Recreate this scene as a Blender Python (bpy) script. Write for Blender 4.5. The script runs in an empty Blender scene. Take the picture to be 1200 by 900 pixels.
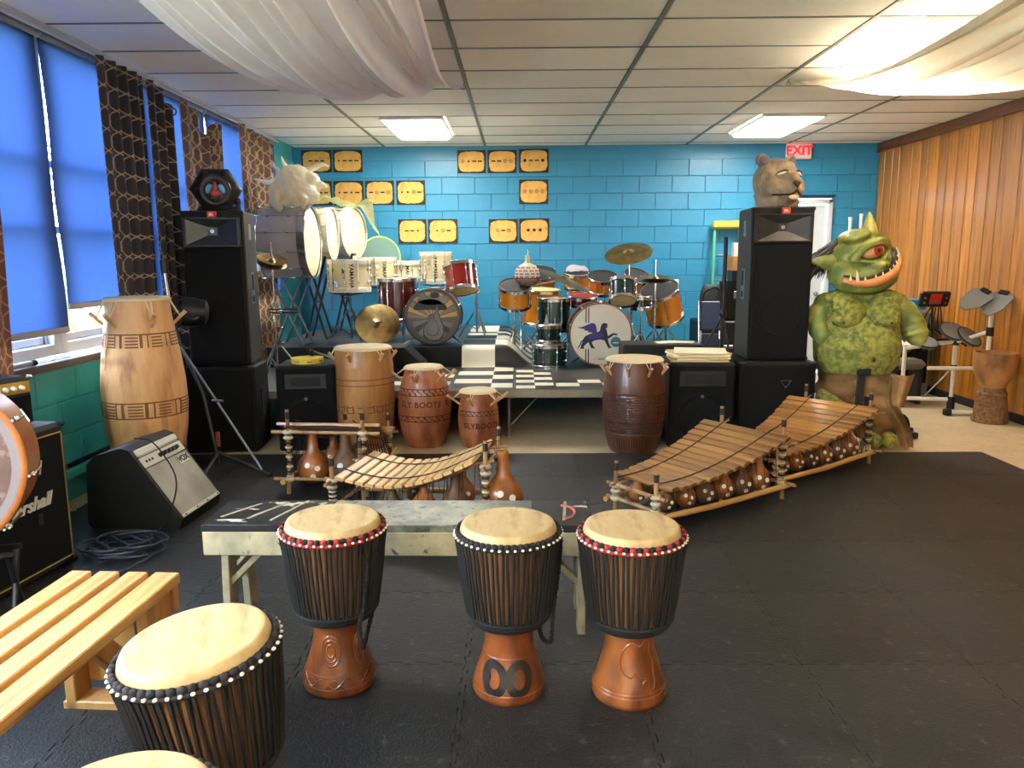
import bpy, bmesh, math, random
from mathutils import Vector, Matrix, noise as mnoise
rad = math.radians; PI = math.pi
sc = bpy.context.scene; COL = sc.collection
rnd = random.Random(7)

# ------------------------------------------------------------------ camera
cam_d = bpy.data.cameras.new('camera'); cam = bpy.data.objects.new('camera', cam_d); COL.objects.link(cam)
cam_d.sensor_fit = 'HORIZONTAL'; cam_d.sensor_width = 36.0; cam_d.lens = 36.0*905/1200
cam_d.clip_start = 0.05; cam_d.clip_end = 200
_p, _y, _r = math.atan(.1646), math.atan(9/905), rad(.35)
_f = Vector((-math.sin(_y)*math.cos(_p), math.cos(_y)*math.cos(_p), -math.sin(_p)))
_ri = Vector((math.cos(_y), math.sin(_y), 0)); _up = _ri.cross(_f)
_r2 = math.cos(_r)*_ri - math.sin(_r)*_up; _u2 = math.sin(_r)*_ri + math.cos(_r)*_up
_m = Matrix((_r2, _u2, -_f)).transposed().to_4x4(); _m.translation = (0, 0, 1.48)
cam.matrix_world = _m; sc.camera = cam

# ------------------------------------------------------------------ sky, exposure
SKY = 12.0
LAMP = 12.0
w = bpy.data.worlds.new('sky'); sc.world = w; w.use_nodes = True
nt = w.node_tree; nt.nodes.clear()
tc = nt.nodes.new('ShaderNodeTexCoord'); sx = nt.nodes.new('ShaderNodeSeparateXYZ')
cr = nt.nodes.new('ShaderNodeValToRGB'); bg = nt.nodes.new('ShaderNodeBackground'); wo = nt.nodes.new('ShaderNodeOutputWorld')
nt.links.new(tc.outputs['Generated'], sx.inputs[0]); nt.links.new(sx.outputs['Z'], cr.inputs[0])
cr.color_ramp.elements[0].color = (.78, .88, 1, 1); cr.color_ramp.elements[1].color = (.42, .64, 1, 1)
nt.links.new(cr.outputs[0], bg.inputs[0]); bg.inputs[1].default_value = SKY
nt.links.new(bg.outputs[0], wo.inputs[0])
vs = sc.view_settings
sc.display_settings.display_device = 'sRGB'
vs.view_transform = 'Standard'; vs.look = 'None'; vs.gamma = 1; vs.use_curve_mapping = False
vs.exposure = 1.97
cy = sc.cycles
cy.use_denoising = True; cy.max_bounces = 8; cy.diffuse_bounces = 5; cy.glossy_bounces = 3; cy.transmission_bounces = 6
cy.transparent_max_bounces = 8; cy.sample_clamp_indirect = 6; cy.caustics_reflective = False; cy.caustics_refractive = False

# ------------------------------------------------------------------ mesh helpers
I4 = Matrix()
def T(x, y=0, z=0): return Matrix.Translation((x, y, z))
def RX(a): return Matrix.Rotation(rad(a), 4, 'X')
def RY(a): return Matrix.Rotation(rad(a), 4, 'Y')
def RZ(a): return Matrix.Rotation(rad(a), 4, 'Z')
def SC(x, y, z): return Matrix.Diagonal((x, y, z, 1))
def AX(axis, roll=0):
    return Vector((0, 0, 1)).rotation_difference(Vector(axis).normalized()).to_matrix().to_4x4() @ RZ(roll)
def lerp(a, b, t): return a+(b-a)*t
def smooth(t): t = max(0, min(1, t)); return t*t*(3-2*t)
def interp(prof, z):
    # prof: list of (z, r) rising in z
    if z <= prof[0][0]: return prof[0][1]
    for (z0, r0), (z1, r1) in zip(prof, prof[1:]):
        if z <= z1: return lerp(r0, r1, (z-z0)/(z1-z0) if z1 > z0 else 0)
    return prof[-1][1]
def spline(pts, n):
    # Catmull-Rom through pts, n samples per span
    P = [Vector(p) for p in pts]; out = []
    for i in range(len(P)-1):
        a = P[i-1] if i else P[0]*2-P[1]; b = P[i]; c = P[i+1]; d = P[i+2] if i+2 < len(P) else P[-1]*2-P[-2]
        for k in range(n):
            t = k/n
            out.append(.5*((2*b)+(c-a)*t+(2*a-5*b+4*c-d)*t*t+(3*b-a-3*c+d)*t**3))
    out.append(P[-1]); return out

class B:
    def __init__(s): s.v = []; s.f = []; s.mi = []; s.uv = []; s.M = I4; s.m = 0; s.hasuv = False
    def at(s, M): s.M = M; return s
    def mat(s, i): s.m = i; return s
    def add(s, vs, fs, uv=None):
        b = len(s.v); M = s.M
        s.v += [M @ Vector(p) for p in vs]
        s.f += [tuple(i+b for i in f) for f in fs]; s.mi += [s.m]*len(fs)
        s.uv += list(uv) if uv else [(0, 0)]*len(vs)
        if uv: s.hasuv = True
        return s
    def box(s, c, d, bev=0.0):
        x, y, z = d[0]/2, d[1]/2, d[2]/2; cx, cy_, cz = c
        b = min(bev, x*.98, y*.98, z*.98)
        if b <= 0:
            vs = [(cx+i*x, cy_+j*y, cz+k*z) for i in (-1, 1) for j in (-1, 1) for k in (-1, 1)]
            return s.add(vs, [(0, 1, 3, 2), (4, 6, 7, 5), (0, 4, 5, 1), (2, 3, 7, 6), (0, 2, 6, 4), (1, 5, 7, 3)])
        vs = []; idx = {}
        for i in (-1, 1):
            for j in (-1, 1):
                for k in (-1, 1):
                    for a in range(3):
                        p = [i*(x-b), j*(y-b), k*(z-b)]; p[a] = (i*x, j*y, k*z)[a]
                        idx[(i, j, k, a)] = len(vs); vs.append((cx+p[0], cy_+p[1], cz+p[2]))
        fs = []
        for a in range(3):
            for sg in (-1, 1):
                o = [q for q in range(3) if q != a]; q = []
                for e, g in ((-1, -1), (1, -1), (1, 1), (-1, 1)):
                    t = [0, 0, 0]; t[a] = sg; t[o[0]] = e; t[o[1]] = g; q.append(idx[(*t, a)])
                fs.append(tuple(q))
        for a in range(3):
            o = [q for q in range(3) if q != a]
            for e in (-1, 1):
                for g in (-1, 1):
                    q = []
                    for sg, ax in ((-1, o[0]), (1, o[0]), (1, o[1]), (-1, o[1])):
                        t = [0, 0, 0]; t[a] = sg; t[o[0]] = e; t[o[1]] = g; q.append(idx[(*t, ax)])
                    fs.append(tuple(q))
        for i in (-1, 1):
            for j in (-1, 1):
                for k in (-1, 1): fs.append(tuple(idx[(i, j, k, a)] for a in range(3)))
        return s.add(vs, fs)
    def lathe(s, prof, n=32, cap0=True, cap1=True):
        # prof: [(r, z)]
        vs = []; fs = []; uv = []
        for j, (r, z) in enumerate(prof):
            for i in range(n):
                a = 2*PI*i/n; vs.append((r*math.cos(a), r*math.sin(a), z)); uv.append((i/n, j/max(1, len(prof)-1)))
        for j in range(len(prof)-1):
            for i in range(n):
                k = (i+1) % n; fs.append((j*n+i, j*n+k, (j+1)*n+k, (j+1)*n+i))
        if cap0: fs.append(tuple(range(n))[::-1])
        if cap1: fs.append(tuple((len(prof)-1)*n+i for i in range(n)))
        return s.add(vs, fs)
    def cyl(s, p0, p1, r0, r1=None, n=12, caps=True):
        p0 = Vector(p0); p1 = Vector(p1); d = p1-p0; r1 = r0 if r1 is None else r1
        M0 = s.M; s.M = M0 @ T(*p0) @ AX(d); s.lathe([(r0, 0), (r1, d.length)], n, caps, caps); s.M = M0; return s
    def tube(s, pts, r, n=8, closed=False, caps=True):
        P = [Vector(p) for p in pts]; m = len(P)
        rr = r if isinstance(r, (list, tuple)) else [r]*m
        tang = []
        for i in range(m):
            a = P[(i-1) % m] if (closed or i) else P[0]; b = P[(i+1) % m] if (closed or i < m-1) else P[-1]
            d = b-a; tang.append(d.normalized() if d.length > 1e-9 else Vector((0, 0, 1)))
        nrm = tang[0].orthogonal().normalized(); vs = []; fs = []
        for i in range(m):
            if i: 
                q = tang[i-1].rotation_difference(tang[i]); nrm = (q @ nrm).normalized()
            bi = tang[i].cross(nrm)
            for k in range(n):
                a = 2*PI*k/n; vs.append(P[i]+(nrm*math.cos(a)+bi*math.sin(a))*rr[i])
        for i in range(m if closed else m-1):
            j = (i+1) % m
            for k in range(n):
                l = (k+1) % n; fs.append((i*n+k, i*n+l, j*n+l, j*n+k))
        if caps and not closed: fs.append(tuple(range(n))[::-1]); fs.append(tuple((m-1)*n+k for k in range(n)))
        return s.add(vs, fs)
    def ring(s, R0, r, z=0, n=40, k=8, sq=1.0):
        vs = []; fs = []
        for i in range(n):
            a = 2*PI*i/n
            for j in range(k):
                b = 2*PI*j/k; q = R0+r*math.cos(b); vs.append((q*math.cos(a), q*math.sin(a), z+r*sq*math.sin(b)))
        for i in range(n):
            for j in range(k):
                fs.append((i*k+j, ((i+1) % n)*k+j, ((i+1) % n)*k+(j+1) % k, i*k+(j+1) % k))
        return s.add(vs, fs)
    def sph(s, c, r, nu=16, nv=10):
        r = r if isinstance(r, (tuple, list)) else (r, r, r)
        vs = [(c[0], c[1], c[2]+r[2])]; fs = []
        for j in range(1, nv):
            b = PI*j/nv
            for i in range(nu):
                a = 2*PI*i/nu
                vs.append((c[0]+r[0]*math.sin(b)*math.cos(a), c[1]+r[1]*math.sin(b)*math.sin(a), c[2]+r[2]*math.cos(b)))
        vs.append((c[0], c[1], c[2]-r[2])); L = len(vs)-1
        for i in range(nu):
            k = (i+1) % nu; fs.append((0, 1+i, 1+k)); fs.append((L, L-nu+k, L-nu+i))
            for j in range(nv-2): fs.append((1+j*nu+i, 1+(j+1)*nu+i, 1+(j+1)*nu+k, 1+j*nu+k))
        return s.add(vs, fs)
    def grid(s, fn, nu, nv, cu=False):
        vs = []; uv = []; fs = []
        W = nu if cu else nu+1
        for j in range(nv+1):
            for i in range(W):
                vs.append(fn(i/nu, j/nv)); uv.append((i/nu, j/nv))
        for j in range(nv):
            for i in range(nu):
                k = (i+1) % W; fs.append((j*W+i, j*W+k, (j+1)*W+k, (j+1)*W+i))
        return s.add(vs, fs, uv)
    def prism(s, poly, z0, z1):
        n = len(poly)
        vs = [(p[0], p[1], z0) for p in poly]+[(p[0], p[1], z1) for p in poly]
        fs = [tuple(range(n))[::-1], tuple(range(n, 2*n))]+[(i, (i+1) % n, n+(i+1) % n, n+i) for i in range(n)]
        return s.add(vs, fs)
    def flat(s, poly, z=0): return s.add([(p[0], p[1], z) for p in poly], [tuple(range(len(poly)))])
    def mesh(s, name, mats, smooth=40, recalc=True):
        me = bpy.data.meshes.new(name); me.from_pydata([tuple(p) for p in s.v], [], s.f)
        if s.hasuv:
            ul = me.uv_layers.new(name='uv')
            for l in me.loops: ul.data[l.index].uv = s.uv[l.vertex_index]
        for m in (mats if isinstance(mats, (list, tuple)) else [mats]): me.materials.append(m)
        me.polygons.foreach_set('material_index', s.mi)
        if recalc:
            bm = bmesh.new(); bm.from_mesh(me); bmesh.ops.recalc_face_normals(bm, faces=bm.faces); bm.to_mesh(me); bm.free()
        if smooth:
            me.polygons.foreach_set('use_smooth', [True]*len(me.polygons)); me.set_sharp_from_angle(angle=rad(smooth))
        me.update(); return me
    def build(s, name, mats, parent=None, smooth=40, loc=None, M=None, label=None, kind=None, recalc=True):
        return link(name, s.mesh(name, mats, smooth, recalc), parent, loc, M, label, kind)

def link(name, me, parent=None, loc=None, M=None, label=None, kind=None):
    o = bpy.data.objects.new(name, me); COL.objects.link(o)
    if parent: o.parent = parent
    if loc: o.location = loc
    if M is not None: o.matrix_local = M
    if label: o['label'] = label
    if kind: o['kind'] = kind
    return o
def thing(name, label, cat, loc=(0, 0, 0), rz=0, group=None, M=None):
    o = bpy.data.objects.new(name, None); COL.objects.link(o); o.empty_display_size = .1
    if M is not None: o.matrix_world = M
    else: o.location = loc; o.rotation_euler = (0, 0, rad(rz))
    o['label'] = label; o['category'] = cat
    if group: o['group'] = group
    return o
def tag(o, label, cat, group=None):
    o['label'] = label; o['category'] = cat
    if group: o['group'] = group
    return o
def struct(o): o['kind'] = 'structure'; return o
def dup(src, label=None, loc=None, rz=None, M=None):
    def cp(o, par):
        c = o.copy(); COL.objects.link(c)
        if par: c.parent = par; c.matrix_parent_inverse = o.matrix_parent_inverse
        for k in kids.get(o.name, []): cp(k, c)
        return c
    kids = {}
    for o in bpy.data.objects:
        if o.parent: kids.setdefault(o.parent.name, []).append(o)
    r = cp(src, None)
    if label: r['label'] = label
    if M is not None: r.matrix_world = M
    if loc: r.location = loc
    if rz is not None: r.rotation_euler = (0, 0, rad(rz))
    return r
def text2d(txt, size, extrude=0.0, bold=0.0, shear=0.0, align='CENTER', spacing=1.0):
    cu = bpy.data.curves.new('lettering', 'FONT'); cu.body = txt; cu.size = size; cu.extrude = extrude; cu.offset = bold
    cu.align_x = align; cu.align_y = 'CENTER'; cu.shear = shear; cu.space_character = spacing; cu.resolution_u = 3
    o = bpy.data.objects.new('lettering', cu); COL.objects.link(o)
    dg = bpy.context.evaluated_depsgraph_get(); me = bpy.data.meshes.new_from_object(o.evaluated_get(dg))
    vs = [tuple(v.co) for v in me.vertices]; fs = [tuple(p.vertices) for p in me.polygons]
    bpy.data.objects.remove(o); bpy.data.curves.remove(cu); bpy.data.meshes.remove(me)
    return vs, fs
def blob(name, fill, mats, parent, voxel=.012, smooth_it=4, M=None, colour=None, label=None):
    # closed shapes melted into one continuous skin
    me = fill.mesh(name+'_raw', mats[:1] if isinstance(mats, list) else mats, 0)
    o = bpy.data.objects.new(name+'_raw', me); COL.objects.link(o)
    r = o.modifiers.new('r', 'REMESH'); r.mode = 'VOXEL'; r.voxel_size = voxel
    sm = o.modifiers.new('s', 'SMOOTH'); sm.iterations = smooth_it; sm.factor = .5
    dg = bpy.context.evaluated_depsgraph_get(); me2 = bpy.data.meshes.new_from_object(o.evaluated_get(dg))
    bpy.data.objects.remove(o); bpy.data.meshes.remove(me)
    me2.name = name; me2.materials.clear()
    for m in (mats if isinstance(mats, list) else [mats]): me2.materials.append(m)
    if colour:
        for p in me2.polygons: p.material_index = colour(p.center, p.normal)
    me2.polygons.foreach_set('use_smooth', [True]*len(me2.polygons))
    return link(name, me2, parent, None, M, label)

# ------------------------------------------------------------------ materials
def lin(r, g, b):
    f = lambda c: (c/255/12.92) if c/255 <= .04045 else ((c/255+.055)/1.055)**2.4
    return (f(r), f(g), f(b), 1)
def scl(c, k): return (min(1, c[0]*k), min(1, c[1]*k), min(1, c[2]*k), 1)
MATS = {}
def mat(name, col, rough=.5, metal=0, col2=None, var=0, vs=6, stretch=(1, 1, 1), lo=.35, hi=.65, bump=0, bs=60, bstretch=None,
        rndv=0, coat=0, spec=.5, sheen=0, trans=0, emit=None, alpha=1, col3=None, vs3=20, lo3=.6, hi3=.7, detail=5, translucent=0):
    m = bpy.data.materials.new(name); m.use_nodes = True; N = m.node_tree.nodes; L = m.node_tree.links
    b = N['Principled BSDF']; b.inputs['Roughness'].default_value = rough; b.inputs['Metallic'].default_value = metal
    b.inputs['Specular IOR Level'].default_value = spec
    if coat: b.inputs['Coat Weight'].default_value = coat; b.inputs['Coat Roughness'].default_value = .15
    if sheen: b.inputs['Sheen Weight'].default_value = sheen
    if trans: b.inputs['Transmission Weight'].default_value = trans
    if alpha < 1: b.inputs['Alpha'].default_value = alpha
    if emit: b.inputs['Emission Color'].default_value = emit[0]; b.inputs['Emission Strength'].default_value = emit[1]
    tcn = N.new('ShaderNodeTexCoord'); out = None
    if var and not col2: col, col2 = scl(col, 1-var), scl(col, 1+var)
    def nz(scale, st, det=detail):
        mp = N.new('ShaderNodeMapping'); mp.inputs['Scale'].default_value = st; L.new(tcn.outputs['Object'], mp.inputs[0])
        n = N.new('ShaderNodeTexNoise'); n.inputs['Scale'].default_value = scale; n.inputs['Detail'].default_value = det
        n.inputs['Roughness'].default_value = .6; L.new(mp.outputs[0], n.inputs[0]); return n
    def ramp(src, l, h):
        r = N.new('ShaderNodeMapRange'); r.inputs[1].default_value = l; r.inputs[2].default_value = h; L.new(src, r.inputs[0]); return r.outputs[0]
    def mix(f, a, c):
        x = N.new('ShaderNodeMix'); x.data_type = 'RGBA'
        for v, i in ((f, 0), (a, 6), (c, 7)):
            if isinstance(v, (tuple, list, float)): x.inputs[i].default_value = v
            else: L.new(v, x.inputs[i])
        return x.outputs[2]
    if col2:
        out = mix(ramp(nz(vs, stretch).outputs[0], lo, hi), col, col2)
    if col3: out = mix(ramp(nz(vs3, stretch).outputs[0], lo3-.07, hi3-.07), out if out else col, col3)
    if rndv:
        oi = N.new('ShaderNodeObjectInfo'); mr = N.new('ShaderNodeMapRange'); mr.inputs[3].default_value = 1-rndv; mr.inputs[4].default_value = 1+rndv
        L.new(oi.outputs['Random'], mr.inputs[0]); hs = N.new('ShaderNodeHueSaturation'); L.new(mr.outputs[0], hs.inputs['Value'])
        if out: L.new(out, hs.inputs['Color'])
        else: hs.inputs['Color'].default_value = col
        out = hs.outputs[0]
    if out: L.new(out, b.inputs['Base Color'])
    else: b.inputs['Base Color'].default_value = col
    if bump:
        n = nz(bs, bstretch or stretch, 3); bp = N.new('ShaderNodeBump'); bp.inputs['Strength'].default_value = bump; bp.inputs['Distance'].default_value = .01
        L.new(n.outputs[0], bp.inputs['Height']); L.new(bp.outputs[0], b.inputs['Normal'])
    if translucent:
        tr = N.new('ShaderNodeBsdfTranslucent'); ms = N.new('ShaderNodeMixShader'); ms.inputs[0].default_value = translucent
        if out: L.new(out, tr.inputs[0])
        else: tr.inputs[0].default_value = col
        L.new(b.outputs[0], ms.inputs[1]); L.new(tr.outputs[0], ms.inputs[2]); L.new(ms.outputs[0], N['Material Output'].inputs[0])
    return m
WS = (1, 1, .06)   # grain along z
def wood(name, a, c, rough=.45, st=WS, vs=22, **k): return mat(name, a, rough, col2=c, vs=vs, stretch=st, bump=k.pop('bump', .12), bs=k.pop('bs', 60), **k)

m_black = mat('black_plastic', lin(13, 13, 15), .45, var=.25, vs=30, bump=.05, bs=200)
m_vinyl = mat('black_tolex', lin(15, 15, 15), .55, bump=.35, bs=350)
m_cabinet = mat('black_painted_cabinet', lin(14, 14, 14), .65, spec=.3, bump=.25, bs=250)
m_cabside = mat('worn_grey_black_cabinet', lin(44, 43, 40), .6, var=.15, vs=8, bump=.3, bs=260)
m_grille = mat('black_speaker_grille', lin(9, 9, 10), .7, spec=.2, bump=.5, bs=420)
m_chrome = mat('chrome', lin(205, 205, 205), .18, 1.0, var=.06, vs=30)
m_steel = mat('brushed_steel', lin(150, 150, 152), .35, 1.0, var=.1, vs=40)
m_gunmetal = mat('dark_grey_steel_tube', lin(105, 110, 120), .4, .7)
m_brass = mat('aged_bronze_cymbal', lin(176, 152, 104), .42, 1.0, col2=lin(132, 110, 70), vs=9, bump=.1, bs=30)
m_white = mat('white_plastic', lin(225, 224, 218), .4)
m_red = mat('red_plastic', lin(200, 40, 35), .4)
m_rubber = mat('black_rubber', lin(14, 14, 14), .8)
m_knob = mat('black_knob', lin(10, 10, 10), .35)
m_whitehead = mat('white_coated_drumhead', lin(222, 214, 176), .55, var=.04, vs=5)
m_skin = mat('goat_skin_drumhead', lin(194, 168, 118), .6, col2=lin(164, 132, 82), vs=9, stretch=(1.6, .35, 1), lo=.36, hi=.72, col3=lin(150, 112, 66), vs3=15, lo3=.58, hi3=.85, bump=.05)
m_skinrim = mat('pale_skin_edge', lin(214, 194, 150), .65, var=.06, vs=12)
m_text_dark = mat('burnt_dark_lettering', lin(60, 22, 14), .7)
# ------------------------------------------------------------------ the room
XL, XR, YB, YF, ZC = -2.78, 4.42, 9.83, -2.6, 2.83
m_paint = mat('blue_teal_wall_paint', lin(46, 138, 178), .42, var=.08, vs=2.2, bump=.25, bs=38, coat=.1)
m_paintg = mat('green_teal_wall_paint', lin(64, 174, 178), .42, var=.08, vs=2.2, bump=.25, bs=38, coat=.1)
m_vinylfloor = mat('beige_vinyl_floor', lin(200, 182, 150), .38, col2=lin(184, 166, 132), vs=3, col3=lin(160, 140, 108), vs3=25, lo3=.62, hi3=.8)
m_foam = mat('charcoal_foam_mat', lin(22, 22, 23), .45, col2=lin(44, 43, 41), vs=1.7, lo=.36, hi=.66, col3=lin(78, 75, 70), vs3=22, lo3=.66, hi3=.82, bump=.5, bs=120, detail=8, rndv=.1, spec=.42)
m_tile = mat('cream_ceiling_tile', lin(248, 246, 240), .9, var=.03, vs=1.5, bump=.2, bs=120, rndv=.04)
m_tee = mat('grey_ceiling_tee', lin(120, 122, 116), .5, .2)
m_plain = mat('pale_rear_wall_paint', lin(228, 224, 214), .7)
m_board = wood('honey_wood_panelling', lin(192, 128, 46), lin(158, 96, 28), .36, vs=9, rndv=.24, col3=lin(124, 74, 22), vs3=30, lo3=.6, hi3=.75, coat=.15)
m_trimwood = wood('dark_wood_trim', lin(122, 74, 34), lin(92, 52, 22), .45, st=(1, .06, 1))
m_dark = mat('dark_recess', lin(24, 14, 8), .9)
m_frame = mat('grey_white_window_frame', lin(188, 190, 194), .45, var=.05)
m_glass = mat('window_glass', (1, 1, 1, 1), .02)
_n = m_glass.node_tree.nodes; _l = m_glass.node_tree.links
_t = _n.new('ShaderNodeBsdfTransparent'); _g = _n.new('ShaderNodeBsdfGlossy'); _g.inputs['Roughness'].default_value = .02; _x = _n.new('ShaderNodeMixShader'); _x.inputs[0].default_value = .06
_l.new(_t.outputs[0], _x.inputs[1]); _l.new(_g.outputs[0], _x.inputs[2]); _l.new(_x.outputs[0], _n['Material Output'].inputs[0])
m_blind = mat('pale_blue_blind_cloth', lin(36, 56, 100), .8, var=.03, vs=3, translucent=.36)
m_blindbar = mat('grey_blind_bar', lin(140, 142, 150), .5)
m_door = mat('grey_white_door_paint', lin(205, 212, 214), .5)
m_outlet = mat('ivory_outlet', lin(235, 230, 215), .4)

b = B().box(((XL+XR)/2, (YB+YF)/2, -.05), (XR-XL+.3, YB-YF+.3, .1)); struct(b.build('floor', m_vinylfloor, smooth=0))

# foam mat: jigsaw tiles, .61 m each
mroot = thing('foam_mat_floor', 'dark charcoal foam mat of interlocking jigsaw tiles across the floor', 'mat')
TS = .61; N_T = 13
def jig():
    w_ = TS/N_T; d = .009
    side = []
    for i in range(N_T):
        o = d if i % 2 else -d
        side += [(i*w_+.0012, o), ((i+1)*w_-.0012, o)]
    side[0] = (0, -d); side[-1] = (TS, side[-1][1])
    p = [(x, y) for x, y in side] + [(TS+y, x) for x, y in side[1:-1]] + [(x, TS+y) for x, y in side[::-1]] + [(y, x) for x, y in side[::-1][1:-1]]
    c = TS/2
    return [(c+(x-c)*.994, c+(y-c)*.994) for x, y in p]
jm = B().prism(jig(), 0, .013).mesh('foam_tile', m_foam, 0, recalc=False)
for i in range(10):
    for j in range(8):
        x0 = 3.46-TS*(i+1); y0 = 5.67-TS*(j+1)
        if x0 < XL-.02: continue
        link('foam_tile', jm, mroot, (x0, y0, .001))

B().box((.335, 5.668, .0075), (6.25, .024, .0135), .003).build('edge_strip', m_foam, mroot, 0)
B().box((3.458, 3.23, .0075), (.024, 4.88, .0135), .003).build('edge_strip', m_foam, mroot, 0)
# back wall of painted blocks
wb = struct(B().box(((XL+2.93)/2-.15, YB+.055, 1.5), (2.93-XL+.3, .1, 3.1)).box((4.3, YB+.055, 1.5), (.85, .1, 3.1)).box((3.4, YB+.06, 2.6), (1.0, .1, .86)).build('wall_back', m_paint, smooth=0))
BW, BH = .4064, .2032
def blockmesh(w_, paint): return B().box((0, 0, 0), (w_-.004, .018, BH-.004), .004).mesh('block', paint, 0, recalc=False)
bfull = {}
def putblock(parent, w_, paint, loc, rz=0):
    k = (round(w_, 3), paint.name)
    if k not in bfull: bfull[k] = blockmesh(w_, paint)
    o = link('block', bfull[k], parent, loc)
    if rz: o.rotation_euler = (0, 0, rad(rz))
for r in range(14):
    z = .015+BH*(r+.5); 
    if z+BH/2 > ZC+.02: continue
    x = XL-(BW/2 if r % 2 else 0)
    while x < XR-.01:
        a, c = max(x, XL), min(x+BW, XR); x += BW
        if z < 2.17:
            if a < 2.93 < c: c = 2.93
            if a < 3.87 < c: a = 3.87
            if a >= 2.92 and c <= 3.88: continue
        if c-a < .04: continue
        putblock(wb, c-a, m_paint, ((a+c)/2, YB+.001, z))
# left wall: blocks under the sill and a pier in the far corner
wl = struct(B().box((XL-.065, (YB+YF)/2, .42), (.1, YB-YF, .84)).box((XL-.065, 9.55, 1.42), (.1, 1.0, 2.84)).box((XL-.07, (YB+YF)/2, 2.81), (.1, YB-YF, .1)).box((XL-.07, -1.4, 1.42), (.1, 2.45, 2.84)).build('wall_left', m_paintg, smooth=0))
for r in range(14):
    z = .015+BH*(r+.5); hi = z > .84
    if z+BH/2 > ZC: continue
    if not hi and z+BH/2 > .86: z_ = z
    y = YB-(BW/2 if r % 2 else 0)-.0
    y = YB+(BW/2 if r % 2 else 0)
    while y > (9.06 if hi else 2.6):
        a, c = max(y-BW, 9.05 if hi else 0), min(y, YB); y -= BW
        if c-a > .04: putblock(wl, c-a, m_paintg, (XL-.008, (a+c)/2, z), 90)
# right wall: honey boards
wr = struct(B().box((XR+.07, (YB+YF)/2, 1.42), (.1, YB-YF, 2.9)).build('wall_right', m_dark, smooth=0))
y = YB; k = 0; WID = [.16, .2, .17, .29, .19, .16, .22, .17, .18, .2]
while y > YF:
    w_ = WID[k % len(WID)]; k += 1
    if ('b', w_) not in bfull: bfull[('b', w_)] = B().box((0, 0, 0), (.022, w_-.011, 2.66), .004).mesh('board', m_board, 0, recalc=False)
    link('board', bfull[('b', w_)], wr, (XR+.01, y-w_/2, 1.4)); y -= w_
struct(B().box((XR-.012, (YB+YF)/2, 2.775), (.05, YB-YF, .1), .008).box((XR-.03, (YB+YF)/2, 2.72), (.02, YB-YF, .02), .006).build('trim_1', m_trimwood, smooth=0))
struct(B().box((XR-.012, (YB+YF)/2, .04), (.022, YB-YF, .08), .004).build('baseboard_right', m_dark, smooth=0))
struct(B().box(((XL+XR)/2, YF-.05, 1.42), (XR-XL+.3, .1, 2.95)).build('wall_front', m_plain, smooth=0))

# ceiling: lay-in tiles in a tee grid
ce = struct(B().box(((XL+XR)/2, (YB+YF)/2, ZC+.1), (XR-XL+.3, YB-YF+.3, .06)).build('ceiling', m_plain, smooth=0))
GX = [XL, -1.65, -.41, .82, 2.05, 3.28, XR]; GY = [YB, 9.60]
while GY[-1] > YF+.3: GY.append(GY[-1]-.61)
LIGHTS = [(-1.04, 8.38), (2.66, 8.38), (2.66, 5.33), (-1.04, -.5), (2.66, 2.28), (-1.04, -2.0), (2.66, -.77)]  # last four are unseen lights added as fill for the room
tg = B()
for gx in GX[1:-1]: tg.box((gx, (YB+YF)/2, ZC-.004), (.026, YB-YF, .012))
for gy in GY[1:]: tg.box(((XL+XR)/2, gy, ZC-.003), (XR-XL, .016, .01))
tg.build('ceiling_grid', m_tee, ce, smooth=0, kind='stuff')
tm = {}
for i in range(len(GX)-1):
    for j in range(len(GY)-1):
        x0, x1, y1, y0 = GX[i], GX[i+1], GY[j], GY[j+1]
        seg = [(x0, x1)]
        for lx, ly in LIGHTS:
            if x0 < lx < x1 and abs((y0+y1)/2-ly) < .5: seg = [(x0, lx-.31), (lx+.31, x1)]
        for a, c in seg:
            k = (round(c-a, 3), round(y1-y0, 3))
            if k not in tm: tm[k] = B().box((0, 0, 0), (k[0]-.03, k[1]-.022, .016), .005).mesh('ceiling_tile', m_tile, 0, recalc=False)
            o = link('ceiling_tile', tm[k], ce, ((a+c)/2, (y0+y1)/2, ZC+.003))
            o.rotation_euler = (rad(rnd.uniform(-.25, .25)), rad(rnd.uniform(-.12, .12)), 0)

m_diff2 = mat('dimmer_prismatic_lens', (1, 1, 1, 1), .5, emit=((1, .965, .9, 1), LAMP*.5))
m_diff3 = mat('bright_prismatic_lens', (1, 1, 1, 1), .5, emit=((1, .965, .9, 1), LAMP*1.1))
m_diff = mat('lit_prismatic_lens', (1, 1, 1, 1), .5, emit=((1, .965, .9, 1), LAMP))
m_troff = mat('white_light_frame', lin(225, 222, 212), .5)
LN = ['ceiling light over the white marching drums, lit, long lens', 'lit ceiling light just in front of the exit sign', 'lit ceiling light partly hidden by the draped cloth beside the wood wall']
for i, (lx, ly) in enumerate(LIGHTS):
    t = thing('ceiling_light', LN[i] if i < 3 else ['lit ceiling light behind the viewpoint, over the window side', 'lit ceiling light behind the viewpoint, over the wood wall side', 'rearmost lit ceiling light on the window side', 'rearmost lit ceiling light on the wood wall side'][i-3], 'light', (lx, ly, ZC-.06), 0, 'ceiling lights')
    f = B()
    for sx_, sy_, dx, dy in ((-.295, 0, .03, 1.22), (.295, 0, .03, 1.22), (0, -.595, .56, .03), (0, .595, .56, .03)): f.box((sx_, sy_, .05), (dx, dy, .05), .006)
    f.build('frame', m_troff, t, 0)
    B().box((0, 0, .04), (.56, 1.16, .07), .025).build('diffuser', m_diff2 if i in (4, 6) else (m_diff if i < 3 else m_diff3), t, 0)

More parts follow.
